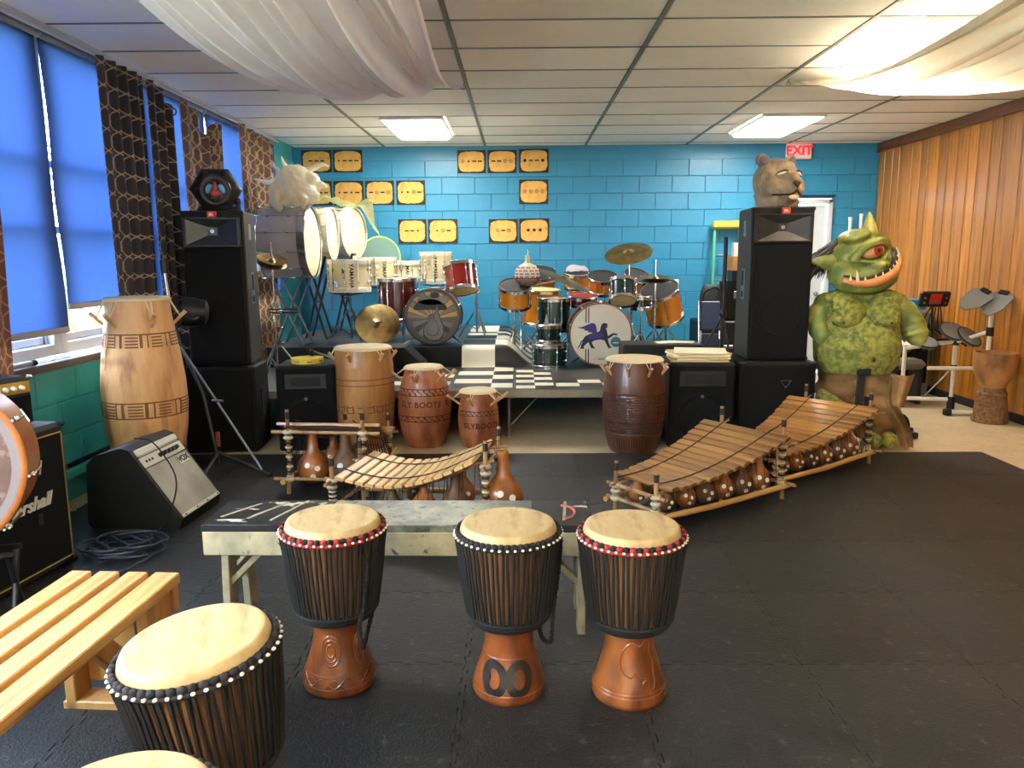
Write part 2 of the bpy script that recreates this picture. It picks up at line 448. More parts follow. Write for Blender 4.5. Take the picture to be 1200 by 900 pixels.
# door behind the right loudspeaker
dr = struct(B().box((3.4, YB+.03, 1.05), (.82, .045, 2.08), .006).build('door_1', m_door, smooth=0))
fr = B().box((2.955, YB-.005, 1.08), (.06, .1, 2.16), .01).box((3.845, YB-.005, 1.08), (.06, .1, 2.16), .01).box((3.4, YB-.005, 2.13), (.95, .1, .06), .01)
fr.build('door_frame', m_door, dr, 0)
B().cyl((3.72, YB+.01, 1.0), (3.72, YB-.05, 1.0), .012).sph((3.72, YB-.06, 1.0), .028).build('door_knob', m_steel, dr)
B().box((3.4, YB-.03, 2.2), (1.0, .03, .018)).build('door_lintel_strip', m_dark, dr, 0)

# windows along the left wall
WY = [9.05, 8.265, 7.065, 5.865, 4.665, 3.465, 2.265, 1.065, -.135]
for k in range(8):
    y1, y0 = WY[k], WY[k+1]; yc = (y0+y1)/2; W = y1-y0
    f = B()
    for yy in (y0+.035, y1-.035): f.box((XL-.06, yy, 1.84), (.09, .07, 1.86), .006)
    for zz, hh in ((.945, .07), (2.745, .05)): f.box((XL-.06, yc, zz), (.09, W-.14, hh), .006)
    wn = struct(f.build('window_%d' % (k+1), m_frame, smooth=0))
    f = B()
    for zz in (1.66, 2.05): f.box((XL-.075, yc, zz), (.05, W-.14, .045), .005)
    for yy in (y0+.095, y1-.095): f.box((XL-.075, yy, 1.84), (.045, .05, 1.72), .005)
    f.box((XL-.075, yc, 1.005), (.045, W-.19, .05), .005)
    f.build('sash', m_frame, wn, 0)
    B().box((XL-.085, yc, 1.85), (.006, W-.2, 1.7)).build('pane', m_glass, wn, 0)
struct(B().box((XL+.0, 4.7, .875), (.13, 8.7, .03), .006).build('trim_2', m_frame, smooth=0))
struct(B().box((XL+.072, 4.7, .868), (.016, 8.7, .045), .004).build('trim_3', mat('dark_sill_edge', lin(70, 58, 54), .5), smooth=0))
sv = B().mat(0).box((XL+.01, 4.1, .894), (.045, 1.15, .012), .003).mat(1)
for i in range(12): sv.box((XL+.01, 3.58+i*.095, .899), (.016, .075, .006))
tag(sv.build('sill_vent', [m_frame, m_rubber], smooth=0), 'white strip with black slots lying on the window sill', 'vent strip')
struct(B().box((XL+.045, 4.6, .2), (.06, 3.2, .06), .008).box((XL+.035, 4.6, .17), (.035, 3.2, .03)).build('trim_4', m_paintg, smooth=0))
t = thing('steel_tube', 'grey steel tube resting on the near end of the window sill', 'tube', (XL+.05, 3.5, .909)); B().cyl((0, 0, 0), (0, .75, 0), .016).build('shaft', m_blindbar, t); B().cyl((0, .75, 0), (0, .79, 0), .018).build('end_cap', m_rubber, t)
t = thing('folded_stand_tube', 'black tube with a bright steel end resting on the green wall ledge', 'tube', (XL+.045, 4.38, .245))
B().cyl((0, .1, 0), (0, 1.0, 0), .015).build('shaft', m_black, t); B().cyl((0, 0, 0), (0, .1, 0), .016).build('steel_end', m_chrome, t)
struct(B().cyl((XL+.05, -.1, 2.79), (XL+.05, 8.95, 2.79), .012).cyl((XL+.09, -.1, 2.765), (XL+.09, 8.95, 2.765), .01).box((XL+.03, 4.4, 2.81), (.05, 9, .03), .004).build('trim_5', m_frame, smooth=40))
# roller blinds
BL = [(5, 4.655, 3.5, 1.06, .055, 'pale blue roller blind nearest, hanging lowest beside the rust curtain'), (4, 5.84, 4.685, 1.195, .04, 'pale blue roller blind beside the dark patterned curtain, ending above a strip of garden'),
      (3, 7.04, 5.885, 1.1, 0, 'pale blue roller blind between the dark double curtain and the sagging curtain'), (2, 8.24, 7.085, 1.1, 0, 'pale blue roller blind between the sagging curtain and the corner curtain'), (1, 9.03, 8.285, 1.1, 0, 'pale blue roller blind behind the corner curtain'),
      (6, 3.44, 2.285, 2.2, 0, 'pale blue roller blind over the window beside the viewpoint'), (7, 2.24, 1.085, 2.2, 0, 'pale blue roller blind over the window just behind the viewpoint'), (8, 1.04, -.1, 2.2, 0, 'rearmost pale blue roller blind')]  # these three unseen blinds are raised to let daylight in as fill
for _, y1, y0, zb, sk, lab in BL:
    t = thing('roller_blind', lab, 'blind', (XL+.015, (y0+y1)/2, zb), 0, 'blue window blinds'); h = (y1-y0)/2
    def fn(u, v, h=h, zb=zb, sk=sk): return (.012*math.sin(u*9)*(1-v)*.4+.006*math.sin(v*11), -h+2*h*u+sk*(1-v)**1.5, (2.755-zb)*v)
    g = B().grid(fn, 12, 14); g.build('blind_cloth', m_blind, t, 60)
    B().box((0, sk, .0), (.016, 2*h, .04), .005).build('bottom_bar', m_blindbar, t, 0)
    B().cyl((0, -h, 2.765-zb), (0, h, 2.765-zb), .022).build('roller', m_blindbar, t)

# curtains with an ogee lattice
def ogee(name, ground, line, ground2, tl):
    m = bpy.data.materials.new(name); m.use_nodes = True; N = m.node_tree.nodes; L = m.node_tree.links; b = N['Principled BSDF']
    b.inputs['Roughness'].default_value = .75; b.inputs['Sheen Weight'].default_value = .3
    uvn = N.new('ShaderNodeUVMap'); s = N.new('ShaderNodeSeparateXYZ'); L.new(uvn.outputs[0], s.inputs[0])
    def mth(op, a, c=None):
        n = N.new('ShaderNodeMath'); n.operation = op
        for i, v in enumerate((a, c)):
            if v is None: continue
            if isinstance(v, (int, float)): n.inputs[i].default_value = v
            else: L.new(v, n.inputs[i])
        return n.outputs[0]
    acc = None
    for sg, ph in ((1, 0), (-1, 0), (1, .5), (-1, .5)):
        c = mth('MULTIPLY', mth('COSINE', mth('MULTIPLY', s.outputs[1], 2*PI)), .36*sg if ph == 0 else .2*sg)
        d = mth('ABSOLUTE', mth('SUBTRACT', mth('FRACT', mth('ADD', mth('ADD', s.outputs[0], c), ph+.25)), .5))
        t = mth('LESS_THAN', d, .042); acc = t if acc is None else mth('MAXIMUM', acc, t)
    tcn = N.new('ShaderNodeTexCoord'); nz = N.new('ShaderNodeTexNoise'); nz.inputs['Scale'].default_value = 14; L.new(tcn.outputs['Object'], nz.inputs[0])
    x0 = N.new('ShaderNodeMix'); x0.data_type = 'RGBA'; L.new(nz.outputs[0], x0.inputs[0]); x0.inputs[6].default_value = ground; x0.inputs[7].default_value = ground2
    x = N.new('ShaderNodeMix'); x.data_type = 'RGBA'; L.new(acc, x.inputs[0]); L.new(x0.outputs[2], x.inputs[6]); x.inputs[7].default_value = line
    L.new(x.outputs[2], b.inputs['Base Color'])
    tr = N.new('ShaderNodeBsdfTranslucent'); ms = N.new('ShaderNodeMixShader'); ms.inputs[0].default_value = tl
    L.new(x.outputs[2], tr.inputs[0]); L.new(b.outputs[0], ms.inputs[1]); L.new(tr.outputs[0], ms.inputs[2]); L.new(ms.outputs[0], N['Material Output'].inputs[0])
    return m
m_curt = ogee('dark_ogee_curtain', lin(28, 27, 36), lin(166, 138, 112), lin(50, 44, 46), .12)
m_curt2 = ogee('brown_ogee_curtain', lin(92, 66, 48), lin(190, 156, 104), lin(130, 92, 70), .3)
m_curt0 = ogee('rust_ogee_curtain', lin(120, 70, 44), lin(168, 112, 76), lin(86, 50, 34), .2)
def curtain(label, y0, y1, z0, ztop, folds, amp, m, x=XL+.1, grom=0, wid=1.5, lean=0):
    t = thing('curtain', label, 'curtain', (x, (y0+y1)/2, z0), 0, None); h = (y1-y0)/2
    def fn(u, v):
        zt = ztop(u)-z0; z = v*zt
        fo = math.sin(u*folds*2*PI)*amp*(1-.25*v)+.4*amp*math.sin(u*folds*4.3*PI+1+2*v)
        return (fo+.02, -h+2*h*u+.03*math.sin(v*4+u*5)*(1-v)+lean*(1-v), z)
    g = B().grid(fn, int(folds*14), 40)
    zt = max(ztop(i/10) for i in range(11))-z0
    g.uv = [(u*wid*2*h/.215, v*zt/.27) for u, v in g.uv]
    g.build('curtain_cloth', m, t, 80, recalc=False)
    for i in range(grom):
        u = (i+.5)/grom; p = fn(u, .985)
        B().at(T(p[0], p[1], p[2]) @ RX(90)).ring(.024, .006, 0, 20, 6).build('grommet', m_gunmetal, t)
    return t
curtain('dark navy curtain with tan ogee lattice, widest, hanging beside the long blue blind', 5.1, 5.7, .08, lambda u: 2.755, 4, .03, m_curt, grom=3)
curtain('narrow dark patterned curtain sagging lower behind the tall black loudspeaker stack', 5.72, 6.16, .08, lambda u: 2.74-.2*smooth(u)*u, 3, .035, m_curt, x=XL+.12, grom=2)
curtain('sagging curtain with a drooping scooped top behind the dark primate mask', 6.3, 7.16, .2, lambda u: 2.72-.17*math.exp(-((u-.55)/.18)**2)-.06*u, 4, .035, m_curt2, x=XL+.1)
curtain('tan lattice curtain nearest the far corner, behind the plastic wrapped head', 7.6, 8.6, .25, lambda u: 2.755-.06*u, 4, .04, m_curt2, grom=3)
curtain('rust brown curtain edge at the near end of the sill', 3.15, 4.03, .62, lambda u: 2.74, 4, .03, m_curt0)

# swagged ceiling cloths
m_cloth = mat('sheer_white_cloth', lin(244, 236, 244), .9, var=.02, translucent=.5)
m_cloth2 = mat('sheer_cream_cloth', lin(226, 214, 194), .9, var=.02, translucent=.36)
def swag(label, xc0, xc1, wd0, wd1, y0, y1, zmin, m, seed):
    r = random.Random(seed); F = [(r.uniform(0, 1), r.uniform(.010, .032), r.uniform(.025, .075)) for _ in range(24)]
    def fn(u, v):
        xc = lerp(xc0, xc1, v); wd = lerp(wd0, wd1, v)
        s = 4*(v-.5)**2
        z = ZC-.02-(ZC-.02-zmin)*(1-s)
        edge = math.sin(PI*u)
        z -= .10*edge*(.35+.65*(1-s))
        for c, wdt, a in F: z += a*math.exp(-((u-c-.02*math.sin(v*5+c*20))/wdt)**2)*(.35+.65*(1-s))
        if z > ZC-.018: z = ZC-.018
        return (xc+wd*(u-.5)+.02*math.sin(v*7+u*12)*(1-s), lerp(y0, y1, v)+.05*edge*(1 if v > .5 else -1)*s, z)
    g = B().grid(fn, 90, 40)
    return tag(g.build('ceiling_cloth', m, None, 80, recalc=False), label, 'cloth')
swag('sheer white cloth swagged below the ceiling on the window side', -.9, -1.02, 1.0, 1.2, 1.2, 6.35, 2.44, m_cloth, 3)
swag('sheer cream cloth swagged below the ceiling, glowing under a lit panel', 2.6, 2.72, 1.35, 1.2, 1.6, 6.3, 2.46, m_cloth2, 8)
for x, y, lab in ((-.43, 6.37, 'small hook holding the far corner of the window side ceiling cloth'), (2.1, 6.32, 'small hook holding the far corner of the glowing ceiling cloth')):
    tag(B().cyl((x, y, ZC), (x, y, ZC-.03), .006).ring(.012, .003, 0, 12, 6).at(T(x, y, ZC-.035) @ RX(90)).ring(.014, .003, 0, 14, 6).build('ceiling_hook', m_steel), lab, 'hook')

# garden outside the windows
struct(B().box((-19, 12, -.65), (32, 60, .1)).build('outside_ground', mat('sunlit_lawn', lin(150, 160, 96), .9, col2=lin(196, 186, 150), vs=.8), smooth=0))  # light grass colour with random straw patches
m_bark = mat('grey_bark', lin(96, 84, 74), .9, var=.2, vs=8)
for x, y, h, sd, lab in ((-7.5, 13.2, 4.5, 1, 'bare grey tree outside, seen under the second blind'), (-9, 10.5, 4, 5, 'bare grey tree outside, seen under the lowest blind')):
    r = random.Random(sd); t = thing('bare_tree', lab, 'tree', (x, y, -.6))
    B().tube([(0, 0, 0), (.05, 0, h*.5), (-.08, .1, h)], [.16, .1, .03], 8).build('trunk', m_bark, t)
    br = B()
    for k in range(34):
        z = r.uniform(.3, h*.9); a = r.uniform(0, 2*PI); l = r.uniform(.8, 2.2); d = Vector((math.cos(a), math.sin(a), r.uniform(-.15, .6)))
        br.tube(spline([(0, 0, z), d*l*.5+Vector((0, 0, z+.1)), d*l+Vector((0, 0, z-.1+r.uniform(-.3, .3)))], 3), [.03*(1-i/7) for i in range(7)], 5)
    br.build('branches', m_bark, t, kind='stuff')
m_bush = mat('pale_garden_leaves', lin(120, 140, 70), .8, col2=lin(170, 176, 110), vs=6)
for x, y, s, lab in ((-12, 17, 1.5, 'rounded pale bush outside beyond the bare trees'), (-10.5, 20.5, 1.7, 'far pale bush outside, behind the bare trees')):
    bb = B()
    def bf(u, v, s=s):
        d = Vector((math.sin(PI*v)*math.cos(2*PI*u), math.sin(PI*v)*math.sin(2*PI*u), math.cos(PI*v)))
        return d*s*(1+.25*mnoise.noise(d*3.1)+.12*mnoise.noise(d*9))
    bb.at(T(x, y, -.6+s*.7)).grid(bf, 40, 24, True); tag(bb.build('garden_bush', m_bush), lab, 'bush')

# stage
m_deck = mat('dark_grey_stage_deck', lin(70, 68, 64), .4, var=.2, vs=4, bump=.1, bs=90)
m_edge = mat('brushed_stage_edge', lin(150, 140, 122), .4, .6, var=.1)
st = thing('stage_platform', 'low portable stage with dark deck and metal edge along the back wall', 'stage', (-.45, 8.0, 0))
B().box((0, 0, .375), (4.3, 3.5, .05), .004).build('deck', m_deck, st, 0)
B().box((0, -1.757, .37), (4.3, .016, .065), .004).build('edge_rail', m_edge, st, 0)
for x in (-2.05, -.9, .36, 1.3, 2.05):
    for y in (-1.7, .0, 1.65): B().cyl((x, y, 0), (x, y, .35), .016).build('leg', m_steel, st)
for x in (.36, 1.3): B().cyl((x, -1.7, .08), (x+.28, -1.55, .35), .007).build('brace', m_steel, st)
rs = thing('stage_riser', 'upper black riser standing on the stage under the window side drums', 'riser', (-1.365, 8.72, .4))
m_drape = mat('black_riser_cloth', lin(20, 19, 19), .8, bump=.2, bs=60)
B().box((0, 0, .19), (2.33, 2.15, .022), .004).build('riser_top', m_deck, rs, 0)
B().box((0, -1.07, .1), (2.31, .012, .2)).box((1.15, 0, .1), (.012, 2.1, .2)).box((-1.15, 0, .1), (.012, 2.1, .2)).build('riser_skirt', m_drape, rs, 0)
# checkered floor vinyl running over the riser edge and along the stage front
def checker(name, sx_, sy_):
    m = bpy.data.materials.new(name); m.use_nodes = True; N = m.node_tree.nodes; L = m.node_tree.links; b = N['Principled BSDF']; b.inputs['Roughness'].default_value = .4
    uvn = N.new('ShaderNodeUVMap'); mp = N.new('ShaderNodeMapping'); mp.inputs['Scale'].default_value = (sx_, sy_, 1)
    c = N.new('ShaderNodeTexChecker'); c.inputs['Scale'].default_value = 1; c.inputs[1].default_value = lin(232, 226, 204); c.inputs[2].default_value = lin(38, 37, 35)
    L.new(uvn.outputs[0], mp.inputs[0]); L.new(mp.outputs[0], c.inputs[0]); L.new(c.outputs[0], b.inputs['Base Color']); return m
m_chk = checker('checkered_vinyl', 1, 1)
def runner(u, v):
    # u across, v from the stage front to the back; the right part slopes off the riser side
    d = v*3.3; up = smooth((d-1.18)/.12); z = .4045
    x = -.57+u/.55*.36 if u < .55 else -.21+(u-.55)/.45*(.15+.2*up)
    if d > 1.0:
        zt = lerp(.4045, .6105, up)
        if d > 1.45: zt += .03*abs(math.sin((d-1.45)*8))*smooth((d-1.45)/.2)
        z = zt if u < .55 else lerp(zt, .4045, smooth((u-.55)/.42))
        z = max(z, .4045)
    return (x+.05*up*(1 if u > .5 else 0), 6.35+d-.03*up, z)
g = B().grid(runner, 20, 110); g.uv = [(u*2, v*14) for u, v in g.uv]
tag(g.build('checkered_runner', m_chk, None, 60, recalc=False), 'black and white checkered vinyl runner rippling up over the riser edge', 'vinyl runner')
g = B().grid(lambda u, v: (lerp(-1.2, -.6, u), lerp(6.3, 7.1, v), .4045), 4, 4); g.uv = [(u*3, v*4) for u, v in g.uv]
tag(g.build('checkered_mat', m_chk, None, 0, recalc=False), 'flat checkered vinyl sheet at the stage front beside the lettered drums', 'vinyl sheet')
g = B().grid(lambda u, v: (lerp(-.03, .29, u), lerp(6.3, 7.35, v), .4055), 4, 4); g.uv = [(u*2, v*7+1) for u, v in g.uv]
tag(g.build('checkered_mat', m_chk, None, 0, recalc=False), 'narrow checkered vinyl strip beside the small dark green drums', 'vinyl sheet')
g = B().grid(lambda u, v: (lerp(.31, 1.3, u), lerp(6.4, 6.75, v), .4055), 4, 2); g.uv = [(u*5+1, v*2) for u, v in g.uv]
tag(g.build('checkered_mat', m_chk, None, 0, recalc=False), 'checkered vinyl strip along the stage edge left of the dark carved drum', 'vinyl sheet')

# exit sign, outlet
ex = thing('exit_sign', 'white exit sign with red letters over the door by the wood wall', 'sign', (3.41, YB-.06, 2.64))
B().box((0, 0, .09), (.31, .05, .19), .01).build('sign_box', m_white, ex, 0)
m_exit = mat('lit_red_letters', lin(230, 30, 60), .5, emit=(lin(235, 14, 34), .45))
v_, f_ = text2d('EXIT', .155, .002, .004)
B().at(T(0, -.028, .09) @ RX(90)).add(v_, f_).build('sign_lettering', m_exit, ex, 0)
B().box((0, .02, .2), (.1, .03, .03)).build('sign_bracket', m_white, ex, 0)
ol = thing('wall_outlet', 'ivory double power outlet on the blue wall right of the drum kit', 'outlet', (1.97, YB-.02, 1.07))
B().box((0, 0, .06), (.075, .012, .12), .004).build('cover_plate', m_outlet, ol, 0)
B().box((0, -.007, .035), (.034, .006, .03), .003).box((0, -.007, .085), (.034, .006, .03), .003).build('socket', m_white, ol, 0)

# rhythm notation cards on the back wall
m_parch = mat('tan_parchment', lin(232, 186, 104), .8, col2=lin(214, 160, 78), vs=7, col3=lin(180, 120, 52), vs3=16, lo3=.64, hi3=.8)
m_card = mat('dark_brown_card', lin(62, 42, 28), .8, col2=lin(40, 28, 20), vs=14)
m_ink = mat('black_ink', lin(24, 18, 14), .7)
CARDS = [(-2.68, -2.30, 2.52, 2.80, '---', 'card with three dashes and a brown stain, behind the wrapped head'), (-2.29, -1.92, 2.52, 2.80, '.---', 'card with a dot then three dashes, below the far corner of the ceiling'),
         (-2.68, -2.31, 2.125, 2.43, '..--', 'card half hidden behind the yellow net, ending in a dash'), (-2.30, -1.92, 2.125, 2.43, '.-.-', 'card with dot, dash, dot, dash in the long row'), (-1.905, -1.54, 2.125, 2.43, '-o-o', 'card with dashes between small circles in the long row'), (-1.52, -1.155, 2.125, 2.43, '..o-', 'card with two dots, a circle and a dash, end of the long row'),
         (-1.51, -1.15, 1.655, 1.96, '--.', 'card with two dashes and a dot, above the white marching snares'), (-1.135, -.76, 1.655, 1.96, '.o-', 'card with dot, circle and dash, above the tall white marching drum'),
         (-.76, -.40, 2.5, 2.785, 'o.--', 'card with circle, dot and two dashes, first of the top three'), (-.385, -.02, 2.5, 2.785, '--oo', 'card with two dashes then two circles, middle of the top three'), (.0, .375, 2.5, 2.795, '*--*', 'card with two dashes between big dots, last of the top three'),
         (.0, .37, 2.125, 2.43, 'oooo', 'single card with four circles, alone under the top three'), (-.38, -.01, 1.655, 1.955, 'o-o', 'card with a dash between two circles, above the orange toms'), (.0, .382, 1.655, 1.96, '***', 'card with three large black dots, above the orange toms')]
for i, (x0, x1, z0, z1, marks, lab) in enumerate(CARDS):
    W = x1-x0-.01; H = z1-z0-.01; r = random.Random(i+3)
    t = thing('notation_card', 'tan parchment '+lab, 'card', ((x0+x1)/2, YB-.009, z0), 0, 'rhythm notation cards')
    B().box((0, -.004, H/2), (W, .008, H)).build('card_backing', m_card, t, 0)
    p = []
    for k in range(48):
        a = 2*PI*k/48; c, s = math.cos(a), math.sin(a); q = 4.5
        rr = (abs(c)**q+abs(s)**q)**(-1/q); j = 1-r.uniform(0, .05)
        p.append((c*rr*W*.46*j, s*rr*H*.45*j))
    B().at(T(0, -.009, H/2) @ RX(90)).prism(p, 0, .003).build('parchment', m_parch, t, 0)
    mk = B(); n = len(marks); st_ = W*.2
    for k, ch in enumerate(marks):
        x = (k-(n-1)/2)*st_; mk.at(T(x, -.0125, H*.52) @ RX(90))
        if ch == '-': mk.box((0, 0, 0), (W*.14, .016, .003))
        elif ch == '.': mk.cyl((0, 0, 0), (0, 0, .002), .012, n=10)
        elif ch == '*': mk.cyl((0, 0, 0), (0, 0, .002), .02, n=12)
        else: mk.ring(.018, .003, 0, 18, 5).cyl((0, 0, 0), (0, 0, .002), .006, n=8)
    mk.build('ink_marks', m_ink, t, 0)
# ------------------------------------------------------------------ djembes
m_bowl = wood('dark_djembe_bowl', lin(140, 96, 52), lin(88, 54, 28), .4, vs=14)
m_foot = wood('polished_orange_wood', lin(148, 80, 36), lin(98, 46, 20), .28, vs=10, st=(1, 1, .4), coat=.4, col3=lin(64, 28, 12), vs3=8, lo3=.56, hi3=.78, bump=.12)
m_foot2 = wood('polished_amber_wood', lin(164, 96, 44), lin(116, 58, 24), .28, vs=8, st=(1, 1, .4), coat=.4, col3=lin(76, 34, 14), vs3=7, lo3=.55, hi3=.76, bump=.12)
m_rope = mat('black_rope', lin(20, 17, 16), .8, bump=.5, bs=500)
m_ropep = mat('faded_plum_black_rope', lin(46, 38, 44), .8, bump=.5, bs=500)
m_redcord = mat('red_cord', lin(150, 36, 30), .75, bump=.4, bs=400)
m_bead = mat('white_cord_knots', lin(222, 212, 190), .6)
m_blk = mat('black_stained_wood', lin(26, 18, 14), .35, coat=.3)
BOWL = [(.245, .083), (.262, .118), (.285, .134), (.33, .143), (.40, .153), (.48, .162), (.545, .166), (.575, .163)]
FOOT = [(0, .121), (.012, .126), (.05, .121), (.09, .108), (.13, .094), (.17, .085), (.21, .081), (.25, .083)]
def wrap(pts, R_of, th0, lift=.0):
    out = []
    for u, z in pts:
        r = R_of(z)+lift; a = th0+u/max(r, .02); out.append((r*math.cos(a), r*math.sin(a), z))
    return out
def djembe(name, label, loc, rz, ringmats, style, footm, M=None, beadn=46, skin=None, handle=-30):
    t = thing(name, label, 'drum', loc, rz, 'rope tuned djembes', M)
    B().lathe([(interp(BOWL, z), z) for z in [.245, .255, .265, .275, .29, .31, .34, .37, .4, .44, .48, .52, .55, .575]], 48, False, False).build('bowl', m_bowl, t)
    B().lathe([(interp(FOOT, z), z) for z in [0, .006, .012, .03, .05, .07, .09, .11, .13, .15, .17, .19, .21, .23, .25]], 48, True, False).build('foot', footm, t)
    prof = [(.163, .566), (.158, .585), (.153, .594), (.148, .5965), (.14, .5955), (.07, .597), (.0005, .598)]
    B().lathe(prof, 56, False, True).build('drum_skin', skin or m_skin, t, 60)
    ro = B()
    for i in range(64):
        a = 2*PI*i/64; p = []
        for z in (.553, .5, .44, .37, .32, .285):
            r = interp(BOWL, z)+.006+(.006 if z > .54 else 0); da = .012*(1 if i % 2 else -1)*(z-.42)/.13
            p.append((r*math.cos(a+da), r*math.sin(a+da), z))
        ro.tube(p, .0048, 5, caps=False)
    ro.build('tuning_ropes', m_rope, t, 60, kind='stuff')
    rg = B(); n = 52
    for i in range(n):
        a = 2*PI*i/n
        rg.mat(i % 2).at(RZ(math.degrees(a)) @ T(.170, 0, .569) @ RX(25)).sph((0, 0, 0), (.0085, .0118, .0105), 8, 6)
    rg.at(I4).mat(0).ring(.171, .0075, .556, 56, 8)
    rg.build('rope_collar', ringmats, t, 60)
    bd = B()
    for i in range(beadn):
        a = 2*PI*(i+.5)/beadn; bd.sph((.1795*math.cos(a), .1795*math.sin(a), .561), (.0055, .0055, .0042), 7, 5)
    bd.build('white_knots', m_bead, t, 60, kind='stuff')
    lr = B(); 
    for zz, rr in ((.287, .139), (.274, .132), (.262, .122)): lr.ring(rr, .0085, zz, 52, 8)
    lr.build('lower_rope_ring', m_rope, t, 60)
    # carved foot
    Rf = lambda z: interp(FOOT, z)
    c = B(); th = rad(-90)
    if style == 'weave':
        for ph in range(2):
            c.tube(wrap([(u*.76*.01-.38, .05+.014*math.sin(u*.55+ph*PI)) for u in range(0, 101, 1)], Rf, th, 0), .003, 5)
        for zz in (.03, .072): c.tube(wrap([(2*PI*Rf(zz)*i/60, zz) for i in range(60)], Rf, th, 0), .003, 5, closed=True)
        for s_ in (1, .72, .42): c.tube(wrap([(-.02+.032*s_*math.cos(k*PI/14), .155+.05*s_*math.sin(k*PI/14)) for k in range(28)], Rf, th, 0), .0034, 5, closed=True)
        for s_ in (1, .6): c.tube(wrap([(.085+.024*s_*math.cos(k*PI/12), .15+.05*s_*math.sin(k*PI/12)) for k in range(24)], Rf, th, 0), .0034, 5, closed=True)
        c.build('carved_relief', footm, t)
    elif style == 'eyes':
        for zz in (.032, .148): c.tube(wrap([(2*PI*Rf(zz)*i/60, zz) for i in range(60)], Rf, th, 0), .003, 5, closed=True)
        c.build('carved_relief', footm, t)
        e = B()
        for u0 in (-.052, .036):
            vs_ = []; fs_ = []
            for k in range(32):
                a = 2*PI*k/32; dent = .010*math.exp(-((a-PI*.95)/.35)**2)
                for s_ in (1, 0):
                    rx, rz_ = (.049, .058) if s_ else (.021-dent, .031)
                    vs_.append((u0+rx*math.cos(a), .086+rz_*math.sin(a)))
            for k in range(32): j = (k+1) % 32; fs_.append((2*k, 2*j, 2*j+1, 2*k+1))
            e.add(wrap(vs_, Rf, th, .0022), fs_)
        e.build('black_eye_emblem', m_blk, t, 0)
    elif style == 'hide':
        for zz in (.04, .052): c.tube(wrap([(2*PI*Rf(zz)*i/60, zz) for i in range(60)], Rf, th, 0), .003, 5, closed=True)
        pts = [(-.055, .16), (-.045, .19), (-.02, .215), (.01, .205), (.03, .222), (.05, .21), (.045, .18), (.06, .15), (.062, .11), (.065, .08), (.055, .066), (.02, .085), (.03, .098), (.005, .105), (-.005, .118), (-.02, .106), (-.04, .115), (-.055, .135)]
        sp = spline([(x, z, 0) for x, z in pts+[pts[0]]], 4)
        c.tube(wrap([(p[0]+.012, p[1]) for p in sp[:-1]], Rf, th, 0), .0033, 5, closed=True)
        c.build('carved_relief', footm, t)
    else: c = None
    if handle is not None:
        a0 = rad(handle); hp = []
        P = spline([(.176*math.cos(a0), .176*math.sin(a0), .56), (.172*math.cos(a0+.05), .172*math.sin(a0+.05), .45), (.155*math.cos(a0), .155*math.sin(a0), .32), (.15*math.cos(a0-.1), .15*math.sin(a0-.1), .26), (.142*math.cos(a0), .142*math.sin(a0), .175), (.118*math.cos(a0+.25), .118*math.sin(a0+.25), .168), (.115*math.cos(a0+.45), .115*math.sin(a0+.45), .2), (.135*math.cos(a0+.5), .135*math.sin(a0+.5), .275)], 8)
        h = B()
        for i in range(0, len(P)-1):
            d = (P[i+1]-P[i]); h.at(T(*P[i]) @ AX(d, i*90)).sph((0, 0, 0), (.0085, .006, .011), 7, 5)
        h.build('braided_strap', m_rope, t, 60)
    return t
djembe('djembe', 'djembe with red and black collar and woven carving, leftmost before the painted bench', (-.637, 2.51, .014), 10, [m_redcord, m_rope], 'weave', m_foot, handle=-52)
djembe('djembe', 'djembe with all black collar and black double eye emblem on its foot', (-.04, 2.465, .014), 0, [m_rope, m_rope], 'eyes', m_foot, handle=-4)
djembe('djembe', 'djembe with red and black collar and a carved outline on its amber foot', (.368, 2.438, .014), 0, [m_redcord, m_rope], 'hide', m_foot2, handle=None)
djembe('djembe', 'large djembe with faded plum collar tilted beside the pine bench', (0, 0, 0), 0, [m_ropep, m_rope], '', m_foot, M=T(-.70, 1.70, .02) @ AX((-.10, -.05, 1)) @ RZ(20) @ SC(1.06, 1.06, 1), handle=None)
djembe('djembe', 'djembe nearest the viewer, only its pale skin and collar rising into view', (-.655, 1.105, .014), 0, [m_ropep, m_rope], '', m_foot, handle=None)

# ------------------------------------------------------------------ benches
m_pine = wood('raw_pine', lin(216, 168, 102), lin(176, 118, 58), .5, st=(1, .07, 1), vs=22, col3=lin(132, 78, 34), vs3=14, lo3=.64, hi3=.74, rndv=.06)
m_pine2 = wood('raw_pine_upright', lin(206, 154, 90), lin(180, 124, 66), .5, st=WS, vs=16, rndv=.08)
pb = thing('slatted_bench', 'raw pine bench with four long slats in the near left corner', 'bench', (-1.33, 2.44, .0), -3)
sl = B().box((0, -.95, .43), (.07, 1.9, .038), .004).mesh('slat', m_pine, 0, recalc=False)
for x in (-.145, -.048, .05): link('slat', sl, pb, (x, 0, 0))
link('slat', B().box((0, -.95, .43), (.085, 1.9, .038), .004).mesh('slat', m_pine, 0, recalc=False), pb, (.152, 0, 0))
for y in (-.07, -1.55):
    for x in (-.15, .15): B().box((x, y, .2), (.038, .09, .4), .004).build('leg', m_pine2, pb, 0)
    B().box((0, y+.064 if y > -1 else y-.064, .36), (.36, .036, .09), .004).build('cross_rail', m_pine2, pb, 0)
    B().box((0, y, .02), (.36, .09, .04), .004).build('foot_rail', m_pine2, pb, 0)
    for x in (-.09, -.0, .09): B().box((x, y+.045, .22), (.085, .02, .3), .003).build('end_plank', m_pine2, pb, 0)
B().at(T(.1, -.24, .26) @ RX(-48)).box((0, 0, 0), (.04, .38, .07), .004).build('brace', m_pine2, pb, 0)
